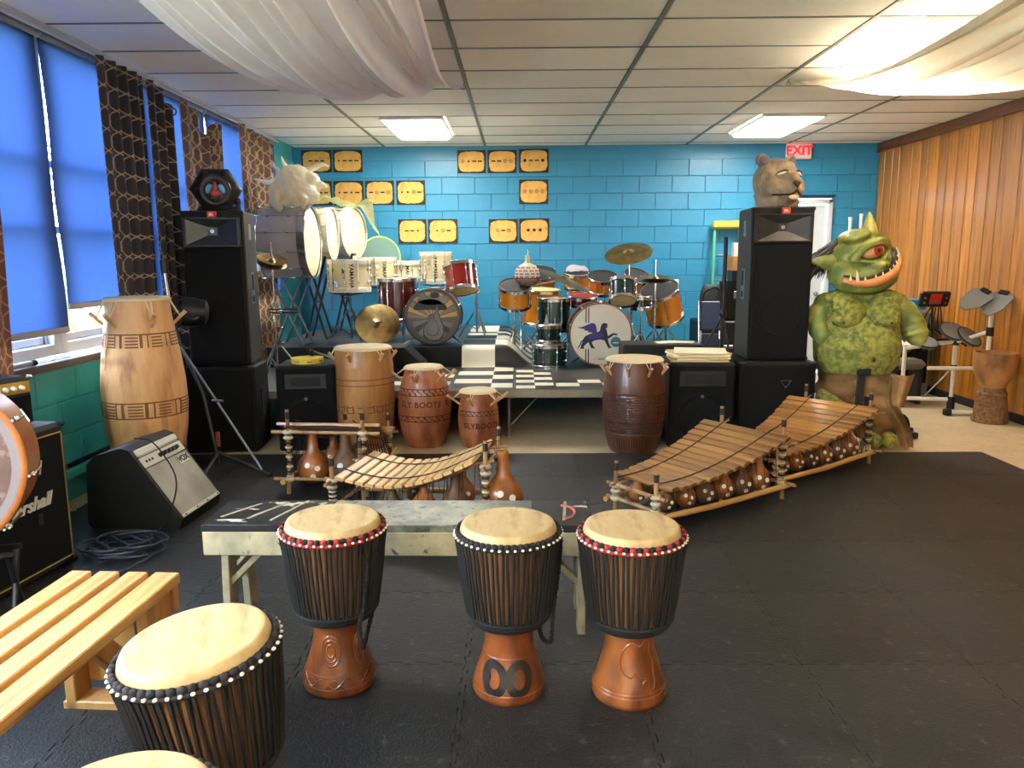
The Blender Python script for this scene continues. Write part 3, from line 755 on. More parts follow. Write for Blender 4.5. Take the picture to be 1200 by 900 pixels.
B().at(T(.1, -1.3, .27) @ RX(42)).box((0, 0, 0), (.04, .42, .07), .004).build('brace', m_pine2, pb, 0)

m_distress = mat('distressed_black_and_white_paint', lin(196, 186, 156), .5, col2=lin(150, 146, 128), vs=5, stretch=(.4, 2, 1), col3=lin(44, 42, 40), vs3=9, lo3=.48, hi3=.6, bump=.2, bs=40)
m_distop = mat('bench_top_black_paint', lin(44, 42, 40), .4, col2=lin(24, 24, 24), vs=6, col3=lin(202, 194, 168), vs3=9, lo3=.68, hi3=.7, stretch=(.5, 1.6, 1), bump=.2, bs=50)
m_distop2 = mat('bench_top_cream_paint', lin(142, 138, 114), .45, col2=lin(88, 88, 78), vs=7, lo=.42, hi=.6, col3=lin(60, 60, 56), vs3=22, lo3=.66, hi3=.71, bump=.2, bs=50)
m_cream = mat('worn_cream_paint', lin(182, 168, 132), .5, col2=lin(138, 128, 104), vs=7, col3=lin(70, 64, 54), vs3=24, lo3=.70, hi3=.76, bump=.15, bs=60)
wb2 = thing('painted_bench', 'long distressed cream and black painted bench standing behind the three djembes', 'bench', (-.48, 3.0, 0), -.8)
tp = B().mat(0).box((-.53, .0, .447), (.46, .31, .03), .003).mat(1).box((.115, 0, .447), (.83, .31, .03), .003).mat(0).box((.6425, 0, .447), (.225, .31, .03), .003)
tp.build('bench_top', [m_distop, m_distop2], wb2, 0)
for i, x in enumerate([-.66, -.55, -.46, -.36, .66]):
    B().at(T(x, .02, .4635) @ RZ(-32+7*i)).box((0, 0, 0), (.012+.004*(i % 2), .2+.03*(i % 3), .002)).build('paint_streak', m_cream, wb2, 0)
B().at(T(.65, -.0, .464)).tube([(0+.05*math.cos(k*.12-1.6), .08*math.sin(k*.12-1.6), 0) for k in range(28)], .006, 5).build('red_paint_swirl', mat('faded_red_paint', lin(160, 84, 66), .5), wb2)
B().box((0, -.145, .385), (1.51, .022, .095), .003).box((0, .145, .385), (1.51, .022, .095), .003).build('apron', m_cream, wb2, 0)
for x in (-.68, .72):
    for y, lean in ((-.10, -3), (.10, 3)): B().at(T(x, y, .2) @ RX(lean)).box((0, 0, 0), (.03, .085, .4), .003).build('leg', m_cream, wb2, 0)
    B().box((x, 0, .215), (.024, .2, .07), .003).build('leg_rail', m_cream, wb2, 0)
    sx_ = 1 if x < 0 else -1
    B().at(T(x+sx_*.09, -.09, .29) @ RY(sx_*45)).box((0, 0, 0), (.022, .05, .26), .002).build('brace', m_cream, wb2, 0)

# ------------------------------------------------------------------ guitar gear by the windows
m_gold = mat('gold_control_panel', lin(196, 160, 70), .35, .6)
m_whitelogo = mat('white_script_badge', lin(228, 226, 214), .4)
def textobj(txt, size, M, m, parent, name='lettering', ext=.0015, bold=.001, shear=0, spacing=1.0):
    v_, f_ = text2d(txt, size, ext, bold, shear, spacing=spacing); return B().at(M).add(v_, f_).build(name, m, parent, 0)
FX = RX(90)                       # flat lettering turned to face -Y
FRX = RZ(90) @ RX(90)             # ... to face +X
mc = thing('guitar_cabinet', 'tall black guitar speaker cabinet with white script badge under the windows', 'cabinet', (-2.42, 3.3, .014), -7)
cab = B().box((0, 0, .35), (.36, .70, .7), .02); cab.build('cabinet_body', m_vinyl, mc, 0)
gr = B().at(T(.1815, 0, .35)).box((0, 0, 0), (.006, .62, .60), .002); gr.build('grille_cloth', m_grille, mc, 0)
pp = B()
for y0, z0, y1, z1 in ((-.315, .04, .315, .04), (-.315, .655, .315, .655), (-.315, .04, -.315, .655), (.315, .04, .315, .655)): pp.cyl((.186, y0, z0), (.186, y1, z1), .003)
pp.build('gold_piping', m_gold, mc)
textobj('Marshall', .085, T(.187, .06, .36) @ FRX, m_whitelogo, mc, 'script_badge', .003, .002, .35)
B().box((.187, .13, .28), (.006, .03, .05), .002).build('jack_plate', m_black, mc, 0)
for y in (-.34, .34):
    for z in (.012, .688): B().box((.172, y, z), (.03, .03, .03), .01).build('corner_guard', m_black, mc, 0)
am = thing('practice_amplifier', 'small black amplifier with gold control panel sitting on the tall guitar cabinet', 'amplifier', (-2.44, 3.46, .716), -20)
B().box((0, 0, .115), (.2, .3, .23), .018).build('amplifier_body', m_vinyl, am, 0)
B().at(T(.101, 0, .18)).box((0, 0, 0), (.006, .27, .055), .002).build('control_panel', m_gold, am, 0)
for k in range(6): B().cyl((.102, -.11+k*.04, .18), (.122, -.11+k*.04, .18), .011, .009, 10).build('knob', m_whitelogo, am)
B().at(T(.101, 0, .075)).box((0, 0, 0), (.006, .27, .13), .002).build('grille_cloth', m_grille, am, 0)
for y in (-.14, .14): B().box((.09, y, .222), (.03, .03, .02), .008).build('corner_guard', m_chrome, am, 0)

vx = thing('wedge_amplifier', 'black wedge shaped guitar amplifier with silver grille tilted back on the floor', 'amplifier', (-2.10, 4.28, .014), 86)
# local: front faces -Y, wedge profile in YZ, width along X
m_silver = mat('silver_grille_cloth', lin(176, 172, 160), .5, .2, col2=lin(142, 136, 122), vs=3, bump=.5, bs=300, bstretch=(.1, 1, 1))
m_ivorypanel = mat('ivory_control_panel', lin(206, 202, 188), .45)
pr = [(-.27, .06), (-.25, .0), (.25, .0), (.27, .03), (.25, .36), (.2, .41), (.05, .455), (.0, .44)]
B().at(Matrix(((0, 0, 1, 0), (1, 0, 0, 0), (0, 1, 0, 0), (0, 0, 0, 1)))).prism(pr, -.235, .235).build('amplifier_body', m_vinyl, vx, 30)
A0 = Vector((0, -.27, .06)); A1 = Vector((0, .0, .44)); dv = (A1-A0); Lw = dv.length
FM = T(0, -.27, .06) @ RX(math.degrees(math.atan2(dv.z, dv.y)))   # local y runs up the slope, z out
B().at(FM).box((0, Lw*.38, .003), (.43, Lw*.68, .008), .003).build('grille_cloth', m_silver, vx, 0)
B().at(FM).box((0, Lw*.80, .005), (.43, Lw*.14, .012), .004).build('control_panel', m_ivorypanel, vx, 0)
B().at(FM).box((0, Lw*.93, .006), (.43, Lw*.1, .022), .01).build('top_trim', m_ivorypanel, vx, 0)
B().at(FM).box((0, Lw*.03, .005), (.43, .02, .012), .003).build('lower_trim', m_ivorypanel, vx, 0)
for k in range(5): B().at(FM).cyl((-.04+k*.042, Lw*.80, .01), (-.04+k*.042, Lw*.80, .034), .014, .012, 12).build('knob', m_knob, vx)
for k in range(3): B().at(FM).cyl((-.18+k*.03, Lw*.80, .01), (-.18+k*.03, Lw*.80, .014), .008, n=10).build('jack_socket', m_black, vx)
B().at(FM).box((.13, Lw*.64, .009), (.10, .05, .006), .002).build('badge', m_whitelogo, vx, 0)
textobj('VOX', .05, FM @ T(.13, Lw*.64, .0135), m_black, vx, 'badge_lettering', .0006, .0025)
for x in (-.19, -.06, .06, .19): B().at(FM).cyl((x, Lw*.03, .01), (x, Lw*.03, .014), .005, n=8).build('screw', m_black, vx)
tag(B().tube(spline([(-2.16, 4.2, .49), (-2.07, 4.2, .475), (-2.0, 4.21, .38), (-1.93, 4.17, .27), (-1.9, 4.06, .17), (-1.93, 3.97, .06), (-2.0, 3.9, .022), (-2.1, 3.86, .022)], 8), .004, 6).build('instrument_cable', m_rubber), 'thin black cable hanging down the front of the silver grille amplifier', 'cable')
m_bluecable = mat('dark_blue_cable', lin(36, 44, 62), .45)
cc = B(); r = random.Random(4)
P = []
for k in range(150):
    a = k*.27; R0 = .13+.045*math.sin(k*.37)+.02*r.random(); P.append((R0*1.1*math.cos(a)+.02*math.sin(k*.05), R0*.9*math.sin(a), .008+.0006*k*.55+.008*abs(math.sin(k*.4))))
P += [(.2, -.12, .02), (.14, -.3, .012), (-.05, -.36, .012)]
tag(cc.at(T(-2.02, 3.72, .014)).tube(P, .0065, 6).build('coiled_cable', m_bluecable), 'dark blue cable loosely coiled on the mat before the silver grille amplifier', 'cable')
P = [((.06+.012*math.sin(k*.9))*math.cos(k*.33), (.05+.012*math.cos(k*.7))*math.sin(k*.33), .008+.0006*k) for k in range(60)]
tag(B().at(T(-1.17, 2.72, .014)).tube(P, .006, 6).build('coiled_cable', m_rubber), 'small black cable coil on the mat beyond the pine bench', 'cable')

# big wooden hoop drum at the picture's left edge
fd = thing('hoop_drum', 'large wooden hoop drum with mottled skin and steel tension handles, standing upright', 'drum', (0, 0, 0), M=T(-2.165, 2.74, .735) @ AX((.35, -.93, .08)) @ SC(.93, .93, 1))
m_orangehoop = wood('varnished_orange_hoop', lin(186, 112, 52), lin(150, 82, 34), .3, st=(1, 1, .3), vs=6, coat=.4)
m_calf = mat('mottled_brown_skin', lin(112, 84, 72), .5, col2=lin(88, 62, 52), vs=7, col3=lin(140, 116, 104), vs3=14, lo3=.6, hi3=.7)
B().lathe([(.345, -.12), (.345, .12)], 64, False, False).lathe([(.335, .12), (.335, -.12)], 64, False, False).build('shell', m_orangehoop, fd)
B().lathe([(.352, .08), (.358, .085), (.358, .135), (.35, .14), (.335, .138)], 64, False, False).build('hoop', m_orangehoop, fd)
B().lathe([(.335, .134), (.28, .132), (.001, .131)], 64, False, False).build('drum_skin', m_calf, fd)
B().lathe([(.337, .1365), (.303, .1335)], 64, False, False).build('flesh_ring', mat('pale_skin_ring', lin(128, 114, 112), .5), fd)
for k in range(10):
    a = 2*PI*(k+.35)/10; c, s = math.cos(a), math.sin(a)
    B().cyl((.366*c, .366*s, -.02), (.366*c, .366*s, .15), .005, n=8).at(T(.366*c, .366*s, -.03) @ RZ(math.degrees(a))).cyl((0, -.03, 0), (0, .03, 0), .006, n=8).box((0, 0, .12), (.03, .02, .02), .004).build('tension_handle', m_chrome, fd)
B().box((0, 0, 0), (.04, .3, .16)).at(I4)
hs = thing('hoop_drum_stand', 'black folding stand carrying the large hoop drum', 'stand', (-2.165, 2.74, .014), -70)
for y in (-.22, .22):
    B().cyl((-.1, y, .0), (.06, y, .36), .012).build('leg', m_black, hs); B().cyl((.12, y, .0), (-.06, y, .36), .012).build('leg', m_black, hs)
B().cyl((-.05, -.24, .36), (-.05, .24, .36), .012).cyl((.05, -.24, .36), (.05, .24, .36), .012).build('cradle_bar', m_rubber, hs)

# ------------------------------------------------------------------ loudspeakers
m_badge = mat('red_badge', lin(214, 64, 44), .4)
m_horn = mat('satin_black_horn', lin(38, 39, 42), .3)
def tower(label, loc, rz, W, D, H, sgn, group=None):
    t = thing('loudspeaker', label, 'speaker', loc, rz, group)
    B().box((0, D/2, H/2), (W, D, H), .012).build('cabinet_body', m_cabside, t, 0)
    B().box((0, -.004, H/2), (W-.012, .012, H-.012), .004).build('front_baffle', m_cabinet, t, 0)
    B().box((0, -.026, H*.39), (W-.04, .042, H*.74), .008).build('grille', m_grille, t, 0)
    # horn mouth: four sloping faces
    hz = H*.87; hw, hh = W/2-.045, .1; iw, ih = .035, .03
    vo = [(-hw, -.016, hz-hh), (hw, -.016, hz-hh), (hw, -.016, hz+hh*.85), (-hw, -.016, hz+hh*.85)]
    vi = [(-iw, .03, hz-ih), (iw, .03, hz-ih), (iw, .03, hz+ih), (-iw, .03, hz+ih)]
    vo = [(x, -.046, z) for x, y, z in vo]; vi = [(x, -.012, z) for x, y, z in vi]
    B().add(vo+vi, [(0, 1, 5, 4), (1, 2, 6, 5), (2, 3, 7, 6), (3, 0, 4, 7), (4, 5, 6, 7)]).build('horn', m_horn, t, 0, recalc=False)
    B().box((0, -.027, hz-hh-.008), (W-.04, .044, .018), .004).box((0, -.027, hz+hh*.85+.008), (W-.04, .044, .018), .004).box((-hw-.012, -.027, hz-.008), (.025, .044, .19), .004).box((hw+.012, -.027, hz-.008), (.025, .044, .19), .004).build('horn_rim', m_black, t, 0)
    B().at(T(0, -.0125, hz) @ FX).cyl((0, 0, 0), (0, 0, .006), .014, n=16).build('horn_throat', m_steel, t)
    B().at(T(0, -.0475, H*.30) @ FX).ring(W*.33, .008, 0, 40, 6, .3).ring(W*.17, .006, 0, 32, 6, .3).build('woofer_ring', m_grille, t)
    B().box((W*.02, -.03, H-.03), (.06, .05, .045), .003).build('badge', m_badge, t, 0)
    textobj('JBL', .024, T(W*.02, -.0555, H-.03) @ FX, m_whitelogo, t, 'badge_lettering', .0006, .0006)
    x = sgn*(W/2+.001)
    B().box((x, D*.45, H*.5), (.008, .13, .24), .003).build('handle_plate', m_gunmetal, t, 0); B().box((x, D*.45, H*.87), (.006, .07, .12), .002).build('side_label', m_steel, t, 0)
    B().box((x+sgn*.003, D*.45, H*.54), (.008, .075, .12), .003).box((x+sgn*.003, D*.45, H*.43), (.008, .07, .05), .003).build('handle_recess', m_rubber, t, 0)
    for a in (-1, 1):
        for z in (.015, H-.015): B().box((a*(W/2-.01), .006, z), (.03, .03, .03), .008).build('corner_guard', m_black, t, 0)
    return t
tower('tall black loudspeaker with red badge under the dark primate mask', (-2.28, 5.84, .672), 7, .45, .40, 1.16, 1)
tower('tall black loudspeaker with red badge under the big cat head', (2.01, 6.02, .672), -4, .47, .46, 1.17, -1)
def subw(label, loc, rz, W, D, H, logo=False):
    t = thing('subwoofer', label, 'speaker', loc, rz)
    B().box((0, D/2, H/2), (W, D, H), .014).build('cabinet_body', m_cabinet, t, 0)
    B().box((0, -.004, H/2), (W-.04, .014, H-.05), .004).build('grille', m_grille, t, 0)
    for a in (-1, 1): B().box((a*(W/2+.001), D*.5, H*.55), (.008, .09, .22), .003).build('side_handle', m_rubber, t, 0)
    for a in (-1, 1): B().box((a*(W/2-.02), .02, H-.005), (.05, .05, .018), .006).build('corner_guard', m_cabside, t, 0)
    if logo: B().at(T(.06, -.012, H*.76) @ FX).tube([(-.04, .02, 0), (.04, .02, 0), (0, -.035, 0)], .003, 5, closed=True).build('triangle_badge', m_steel, t)
    return t
subw('black subwoofer cabinet on the floor under the window side loudspeaker', (-2.29, 5.78, .0), 5, .54, .43, .668)
subw('black subwoofer with a small triangle badge, under the loudspeaker beside the ogre', (1.99, 5.9, .0), -3, .58, .6, .668, True)
def floorspk(label, loc, rz, W, D, H):
    t = thing('floor_loudspeaker', label, 'speaker', loc, rz)
    B().box((0, D/2, H/2), (W, D, H), .014).build('cabinet_body', m_cabinet, t, 0)
    B().box((0, -.004, H/2), (W-.03, .014, H-.04), .004).build('grille', m_grille, t, 0)
    hz = H*.82
    B().box((0, -.012, hz), (W*.7, .012, .12), .005).build('horn_rim', m_black, t, 0)
    B().at(T(0, -.019, hz)).box((0, 0, 0), (W*.5, .006, .07), .002).build('horn', m_rubber, t, 0)
    B().at(T(0, -.013, H*.36) @ FX).ring(W*.36, .01, 0, 40, 6, .4).ring(W*.15, .008, 0, 28, 6, .4).build('woofer_ring', m_grille, t)
    B().at(T(0, -.02, H*.62) @ FX).cyl((0, 0, 0), (0, 0, .004), .014, n=14).build('badge', m_gunmetal, t)
    return t
floorspk('black floor loudspeaker with a yellow tambourine on top, beside the tan barrel drum', (-1.64, 5.83, 0), 5, .45, .42, .668)
floorspk('black floor loudspeaker beside the dark carved drum, stacked papers on top', (1.40, 5.85, 0), -3, .5, .5, .672)
m_yel = mat('yellow_skin', lin(226, 200, 70), .5)
tb = thing('tambourine', 'yellow tambourine lying on the floor loudspeaker', 'tambourine', (-1.67, 6.02, .669))
B().lathe([(.118, .0), (.125, .0), (.125, .04), (.118, .04)], 40, False, False).build('tambourine_frame', m_yel, tb); B().lathe([(.119, .036), (.0005, .037)], 40, False, False).build('tambourine_skin', m_yel, tb)
for k in range(8):
    a = 2*PI*(k+.5)/8; B().cyl((.122*math.cos(a), .122*math.sin(a), .014), (.122*math.cos(a), .122*math.sin(a), .024), .018, n=14).build('jingle', m_brass, tb)
for i, (x, y, rz_, lab) in enumerate([(-1.52, 6.02, 60, 'black padded mallet lying beside the yellow tambourine, nearer the drum'), (-1.56, 6.12, 75, 'second black padded mallet behind the yellow tambourine')]):
    t = thing('mallet', lab, 'mallet', (x, y, .672), rz_); B().at(T(0, 0, .045) @ RX(14)).cyl((0, -.16, 0), (0, .13, 0), .006).build('mallet_shaft', m_steel, t); B().sph((0, .15, .062), (.026, .03, .026), 12, 8).build('mallet_head', m_rubber, t)
m_paper = mat('cream_paper', lin(232, 222, 192), .8, var=.05, vs=3)
m_paperedge = mat('aged_paper_edge', lin(206, 178, 120), .8, var=.15, vs=30, stretch=(.1, .1, 8))
for k in range(6):
    o = B().box((0, 0, .006), (.44-.02*(k % 3), .33-.015*(k % 2), .0115), .001).build('paper_pad', m_paper if k % 2 else m_paperedge, None, 0, (1.40+.012*(k % 3), 6.06+.01*((k*2) % 3), .673+.0125*k))
    o.rotation_euler = (0, 0, rad([-4, 5, -9, 2, 8, -12][k])); tag(o, ['lowest pad of the loose paper stack on the floor loudspeaker', 'second pad from the bottom of the paper stack', 'third pad from the bottom of the paper stack', 'fourth pad from the bottom of the paper stack', 'fifth pad, just under the top sheets of the paper stack', 'topmost cream sheets of the paper stack'][k], 'paper', 'paper stack on the floor loudspeaker')
# tripod microphone stand with clamped lamp-like drum trigger
mt = thing('tripod_stand', 'black tripod microphone stand leaning before the window side subwoofer', 'stand', (-2.06, 5.12, .014), 0)
B().tube([(0, 0, .06), (-.1, .05, .56), (-.26, .14, .85)], .011, 10).cyl((-.26, .14, .85), (-.35, .18, 1.2), .009).build('pole', m_black, mt)
B().cyl((-.34, .18, 1.12), (-.36, .18, 1.38), .014, n=12).build('upper_tube', m_chrome, mt)
B().cyl((-.36, .18, 1.37), (-.365, .18, 1.46), .02, n=12).build('clutch', m_black, mt)
for a in (15, 150, 285): B().cyl((0, 0, .16), (.36*math.cos(rad(a-20)), .36*math.sin(rad(a-20)), .012), .011, n=8).sph((.36*math.cos(rad(a-20)), .36*math.sin(rad(a-20)), .014), .014, 8, 6).build('leg', m_black, mt)
B().cyl((-.27, .14, .87), (.33, -.12, .07), .009, n=8).build('boom_arm', m_gunmetal, mt)
B().cyl((-.02, 0, .52), (.06, -.02, .52), .008).build('wing_nut', m_steel, mt)
B().cyl((0, 0, .2), (0, 0, .3), .015).build('red_sleeve', mat('dark_red_band', lin(120, 50, 30), .5), mt)
sp = thing('round_spotlight', 'black round spotlight clamped on the tripod stand beside the tall pale drum', 'lamp', (0, 0, 0), M=T(-2.31, 5.36, 1.12) @ AX((-1, -.35, .1)))
B().lathe([(.05, -.14), (.085, -.12), (.1, -.04), (.1, .03), (.092, .03), (.09, -.02), (.03, -.04)], 28, True, True).build('spotlight_housing', m_black, sp); B().lathe([(.088, .01), (.001, .02)], 28, False, False).build('spotlight_lens', mat('clear_lamp_glass', lin(200, 205, 210), .1, .3), sp)
B().tube([(0, -.105, 0), (.0, -.13, -.06), (0, 0, -.12), (0, .13, -.06), (0, .105, 0)], .008, 6).build('spotlight_yoke', m_black, sp)

# ------------------------------------------------------------------ carved barrel drums
m_pale = wood('pale_carved_wood', lin(222, 172, 116), lin(196, 142, 90), .5, vs=9, st=(1, 1, .25), col3=lin(140, 88, 48), vs3=8, lo3=.62, hi3=.8)
m_groove = mat('carved_groove', lin(120, 74, 40), .7)
m_tan = wood('tan_drum_wood', lin(184, 132, 78), lin(142, 94, 50), .42, vs=8, st=(1, 1, .2), coat=.2)
m_redwood = wood('reddish_drum_wood', lin(172, 106, 66), lin(138, 76, 44), .4, vs=9, st=(1, 1, .3), coat=.2, col3=lin(92, 42, 22), vs3=4, lo3=.6, hi3=.75)
m_darkcarve = wood('dark_carved_drum_wood', lin(98, 54, 32), lin(66, 34, 20), .35, vs=12, st=(1, 1, .3), coat=.3)
m_darkgroove = mat('dark_carved_groove', lin(46, 22, 14), .6)
m_peg = wood('pale_peg_wood', lin(206, 170, 118), lin(176, 134, 84), .5)
m_cord = mat('cream_cord', lin(222, 206, 172), .7)
def barrel(name, label, loc, rz, prof, fn, mats, nz_, pegs, n=120, pegtilt=.5, pegL=.1, zp=None, skinr=None, loose=False):
    t = thing(name, label, 'drum', loc, rz, 'carved barrel drums with pegs'); H = prof[-1][0]
    vs_, fs_, mi = [], [], []
    for j in range(nz_+1):
        z = H*j/nz_
        for i in range(n):
            a = 2*PI*i/n; d = fn(a, z) if fn else 0; r = interp(prof, z)-d
            vs_.append((r*math.cos(a), r*math.sin(a), z))
    b = B()
    for j in range(nz_):
        for i in range(n):
            k = (i+1) % n; zc = H*(j+.5)/nz_
            mi.append(1 if fn and fn(2*PI*(i+.5)/n, zc) > .0012 else 0); fs_.append((j*n+i, j*n+k, (j+1)*n+k, (j+1)*n+i))
    b.add(vs_, fs_); b.mi = mi; b.mat(0); b.add([(prof[0][1]*math.cos(2*PI*i/n), prof[0][1]*math.sin(2*PI*i/n), 0) for i in range(n)], [tuple(range(n))[::-1]])
    b.build('drum_body', mats, t, 50, recalc=False)
    rt = prof[-1][1]; B().lathe([(rt+.004, H-.012), (rt+.006, H), (rt-.004, H+.008), (rt*.6, H+.006), (.0005, H+.007)], 48, False, True).build('drum_skin', m_skinrim if not skinr else skinr, t, 50)
    B().ring(rt+.006, .005, H-.008, 48, 6).build('skin_hoop', m_cord, t)
    zp = zp or H-.1
    for k in range(pegs):
        a = 2*PI*(k+.25)/pegs; c, s = math.cos(a), math.sin(a); r = interp(prof, zp)
        B().cyl((c*(r-.012), s*(r-.012), zp-.01), (c*(r+pegL*pegtilt), s*(r+pegL*pegtilt), zp+pegL*.8), .009, .013, 8).build('peg', m_peg, t)
        q = Vector((c*(r+pegL*pegtilt*.6), s*(r+pegL*pegtilt*.6), zp+pegL*.45))
        B().tube([(rt*math.cos(a-.1), rt*math.sin(a-.1), H-.005), q, (rt*math.cos(a+.1), rt*math.sin(a+.1), H-.005)], .0035, 5).build('cord_loop', m_cord, t)
    if loose: B().tube(spline([wrap([(-.02, .8)], lambda z: interp(prof, z), rad(-120), .006)[0], wrap([(0, .98)], lambda z: interp(prof, z), rad(-120), .008)[0], wrap([(.02, H-.02)], lambda z: interp(prof, z), rad(-120), .008)[0]], 6), .004, 5).build('loose_cord', m_cord, t)
    return t
def sline(x, p, w_): q = (x/p) % 1; return q < w_
def fn_pale(a, z):
    for z0, z1 in ((.93, 1.02), (.50, .60), (.17, .26)):
        if z0 < z < z1:
            u = a*.25; cell = int(u/.085) % 2
            if z < z0+.008 or z > z1-.008: return .002
            if cell: return .0025 if sline(u, .0125, .4) else 0
            return .0025 if sline(z, .018, .4) else 0
    return 0
pp_ = [(z*1.01, r*.965) for z, r in [(0, .15), (.05, .175), (.2, .215), (.4, .25), (.55, .262), (.7, .257), (.85, .24), (1.0, .215), (1.12, .198), (1.215, .192)]]
barrel('barrel_drum', 'tall pale carved barrel drum with banded grooves standing below the windows', (-2.385, 4.82, .014), 0, pp_, fn_pale, [m_pale, m_groove], 130, 6, 160, .75, .1, 1.06, loose=True)
def fn_tan(a, z):
    if .5 < z < .56 and sline(z, .015, .35): return .002
    if .3 < z < .36 and (sline(a*.2, .02, .3) if int(a*6) % 2 else sline(z, .015, .35)): return .002
    return 0
barrel('barrel_drum', 'tallest plain tan barrel drum standing beside the black floor loudspeaker', (-1.23, 6.02, 0), 0, [(0, .175), (.04, .195), (.15, .22), (.33, .238), (.5, .238), (.65, .232), (.74, .22), (.79, .215)], fn_tan, [m_tan, m_groove], 90, 6, 120, .55, .07, .70)
def fn_sb(bands):
    def f(a, z):
        for z0, z1 in bands:
            if z0 < z < z1:
                if z < z0+.006 or z > z1-.006: return .002
                q = (a*.21/.05) % 1; zz = (z-z0)/(z1-z0)
                return .003 if abs(q-(.5+.32*math.sin(zz*PI*2))) < .13 else 0
        return 0
    return f
def wraptext(t, txt, size, prof, z0, th, m, spacing=1.0):
    v_, f_ = text2d(txt, size, 0, .0015, spacing=spacing)
    me = bpy.data.meshes.new('w'); me.from_pydata(v_, [], f_); bm = bmesh.new(); bm.from_mesh(me); bmesh.ops.triangulate(bm, faces=bm.faces)
    bmesh.ops.subdivide_edges(bm, edges=[e for e in bm.edges if e.calc_length() > .02], cuts=2)
    bm.verts.index_update(); pv = [tuple(v.co) for v in bm.verts]; pf = [tuple(v.index for v in f.verts) for f in bm.faces]; bm.free(); bpy.data.meshes.remove(me)
    B().add(wrap([(x, z0+y) for x, y, _ in pv], lambda z: interp(prof, z), th, .0016), pf).build('burnt_lettering', m, t, 0)
p1_ = [(0, .15), (.03, .162), (.12, .188), (.25, .208), (.33, .211), (.42, .203), (.52, .178), (.58, .155), (.63, .148)]
t = barrel('barrel_drum', 'reddish barrel drum lettered SLY BOOTS, the larger of the lettered pair', (-.757, 6.04, 0), 0, p1_, fn_sb([(.42, .475), (.215, .265)]), [m_redwood, m_darkgroove], 90, 6, 150, .95, .085, .53)
wraptext(t, 'SLY BOOTS', .062, p1_, .355, rad(-93), m_text_dark, 1.1); wraptext(t, 'B', .062, p1_, .355, rad(-93)+1.12, m_text_dark)
p2_ = [(0, .125), (.03, .135), (.1, .152), (.2, .162), (.27, .16), (.35, .147), (.4, .14), (.445, .138)]
t = barrel('barrel_drum', 'small reddish barrel drum lettered SLYBOOTS, the smaller of the lettered pair', (-.328, 6.0, 0), 0, p2_, fn_sb([(.26, .30)]), [m_redwood, m_darkgroove], 80, 6, 150, 1.1, .09, .345)
wraptext(t, 'SLYBOOTS', .062, p2_, .185, rad(-76), m_text_dark, 1.05)
def fn_dark(a, z):
    if not .16 < z < .46:
        if .03 < z < .13: return .0025 if sline(a*.24, .022, .3) else 0
        return 0
    if z < .168 or z > .452 or abs(z-.24) < .004: return .003
    u = a*.25; c = int(u/.06) % 4
    if c == 0: d = abs((u % .06)-.03)+abs(((z-.16) % .14)-.07)*.42; return .0035 if (d*100) % 1 < .35 else 0
    if c == 1: return .0035 if (sline(u, .015, .35) if int(z/.04) % 2 else sline(z, .013, .35)) else 0
    if c == 2: return .0035 if sline(u, .02, .3) or sline(z, .018, .3) else 0
    return .0035 if sline(z, .019, .38) else 0
barrel('barrel_drum', 'dark brown deeply carved barrel drum standing at the stage edge before the griffin bass drum', (.88, 5.86, 0), 0, [(0, .18), (.03, .192), (.15, .222), (.3, .238), (.42, .238), (.52, .232), (.6, .222), (.66, .214), (.71, .21)], fn_dark, [m_darkcarve, m_darkgroove], 110, 9, 200, .5, .08, .60)
# ------------------------------------------------------------------ balafons (gourd xylophones)
m_key = wood('rosewood_key', lin(164, 120, 68), lin(106, 70, 38), .32, st=(1, .05, 1), vs=14, rndv=.42, coat=.25, col3=lin(96, 58, 30), vs3=24, lo3=.6, hi3=.75)
m_keylight = wood('pale_key_wood', lin(222, 184, 122), lin(196, 150, 90), .4, st=(1, .05, 1), vs=14, rndv=.12)
m_bamboo = wood('bamboo_rail', lin(204, 164, 98), lin(170, 126, 66), .4, st=(.1, 1, 1), vs=14)
m_stick = wood('peeled_stick', lin(170, 130, 86), lin(124, 88, 52), .6, vs=16)
m_gourd = mat('polished_gourd', lin(176, 106, 46), .3, col2=lin(112, 60, 26), vs=5, coat=.3)
m_gourd2 = mat('dull_brown_gourd', lin(112, 78, 48), .55, col2=lin(76, 50, 30), vs=7)
m_spot = mat('white_membrane_spot', lin(236, 228, 212), .6)
m_bind = mat('wrapped_cord_binding', lin(196, 180, 150), .8, bump=.5, bs=200, bstretch=(1, 1, 6))
m_darkbind = mat('dark_cord_binding', lin(40, 28, 22), .8, bump=.4, bs=200)
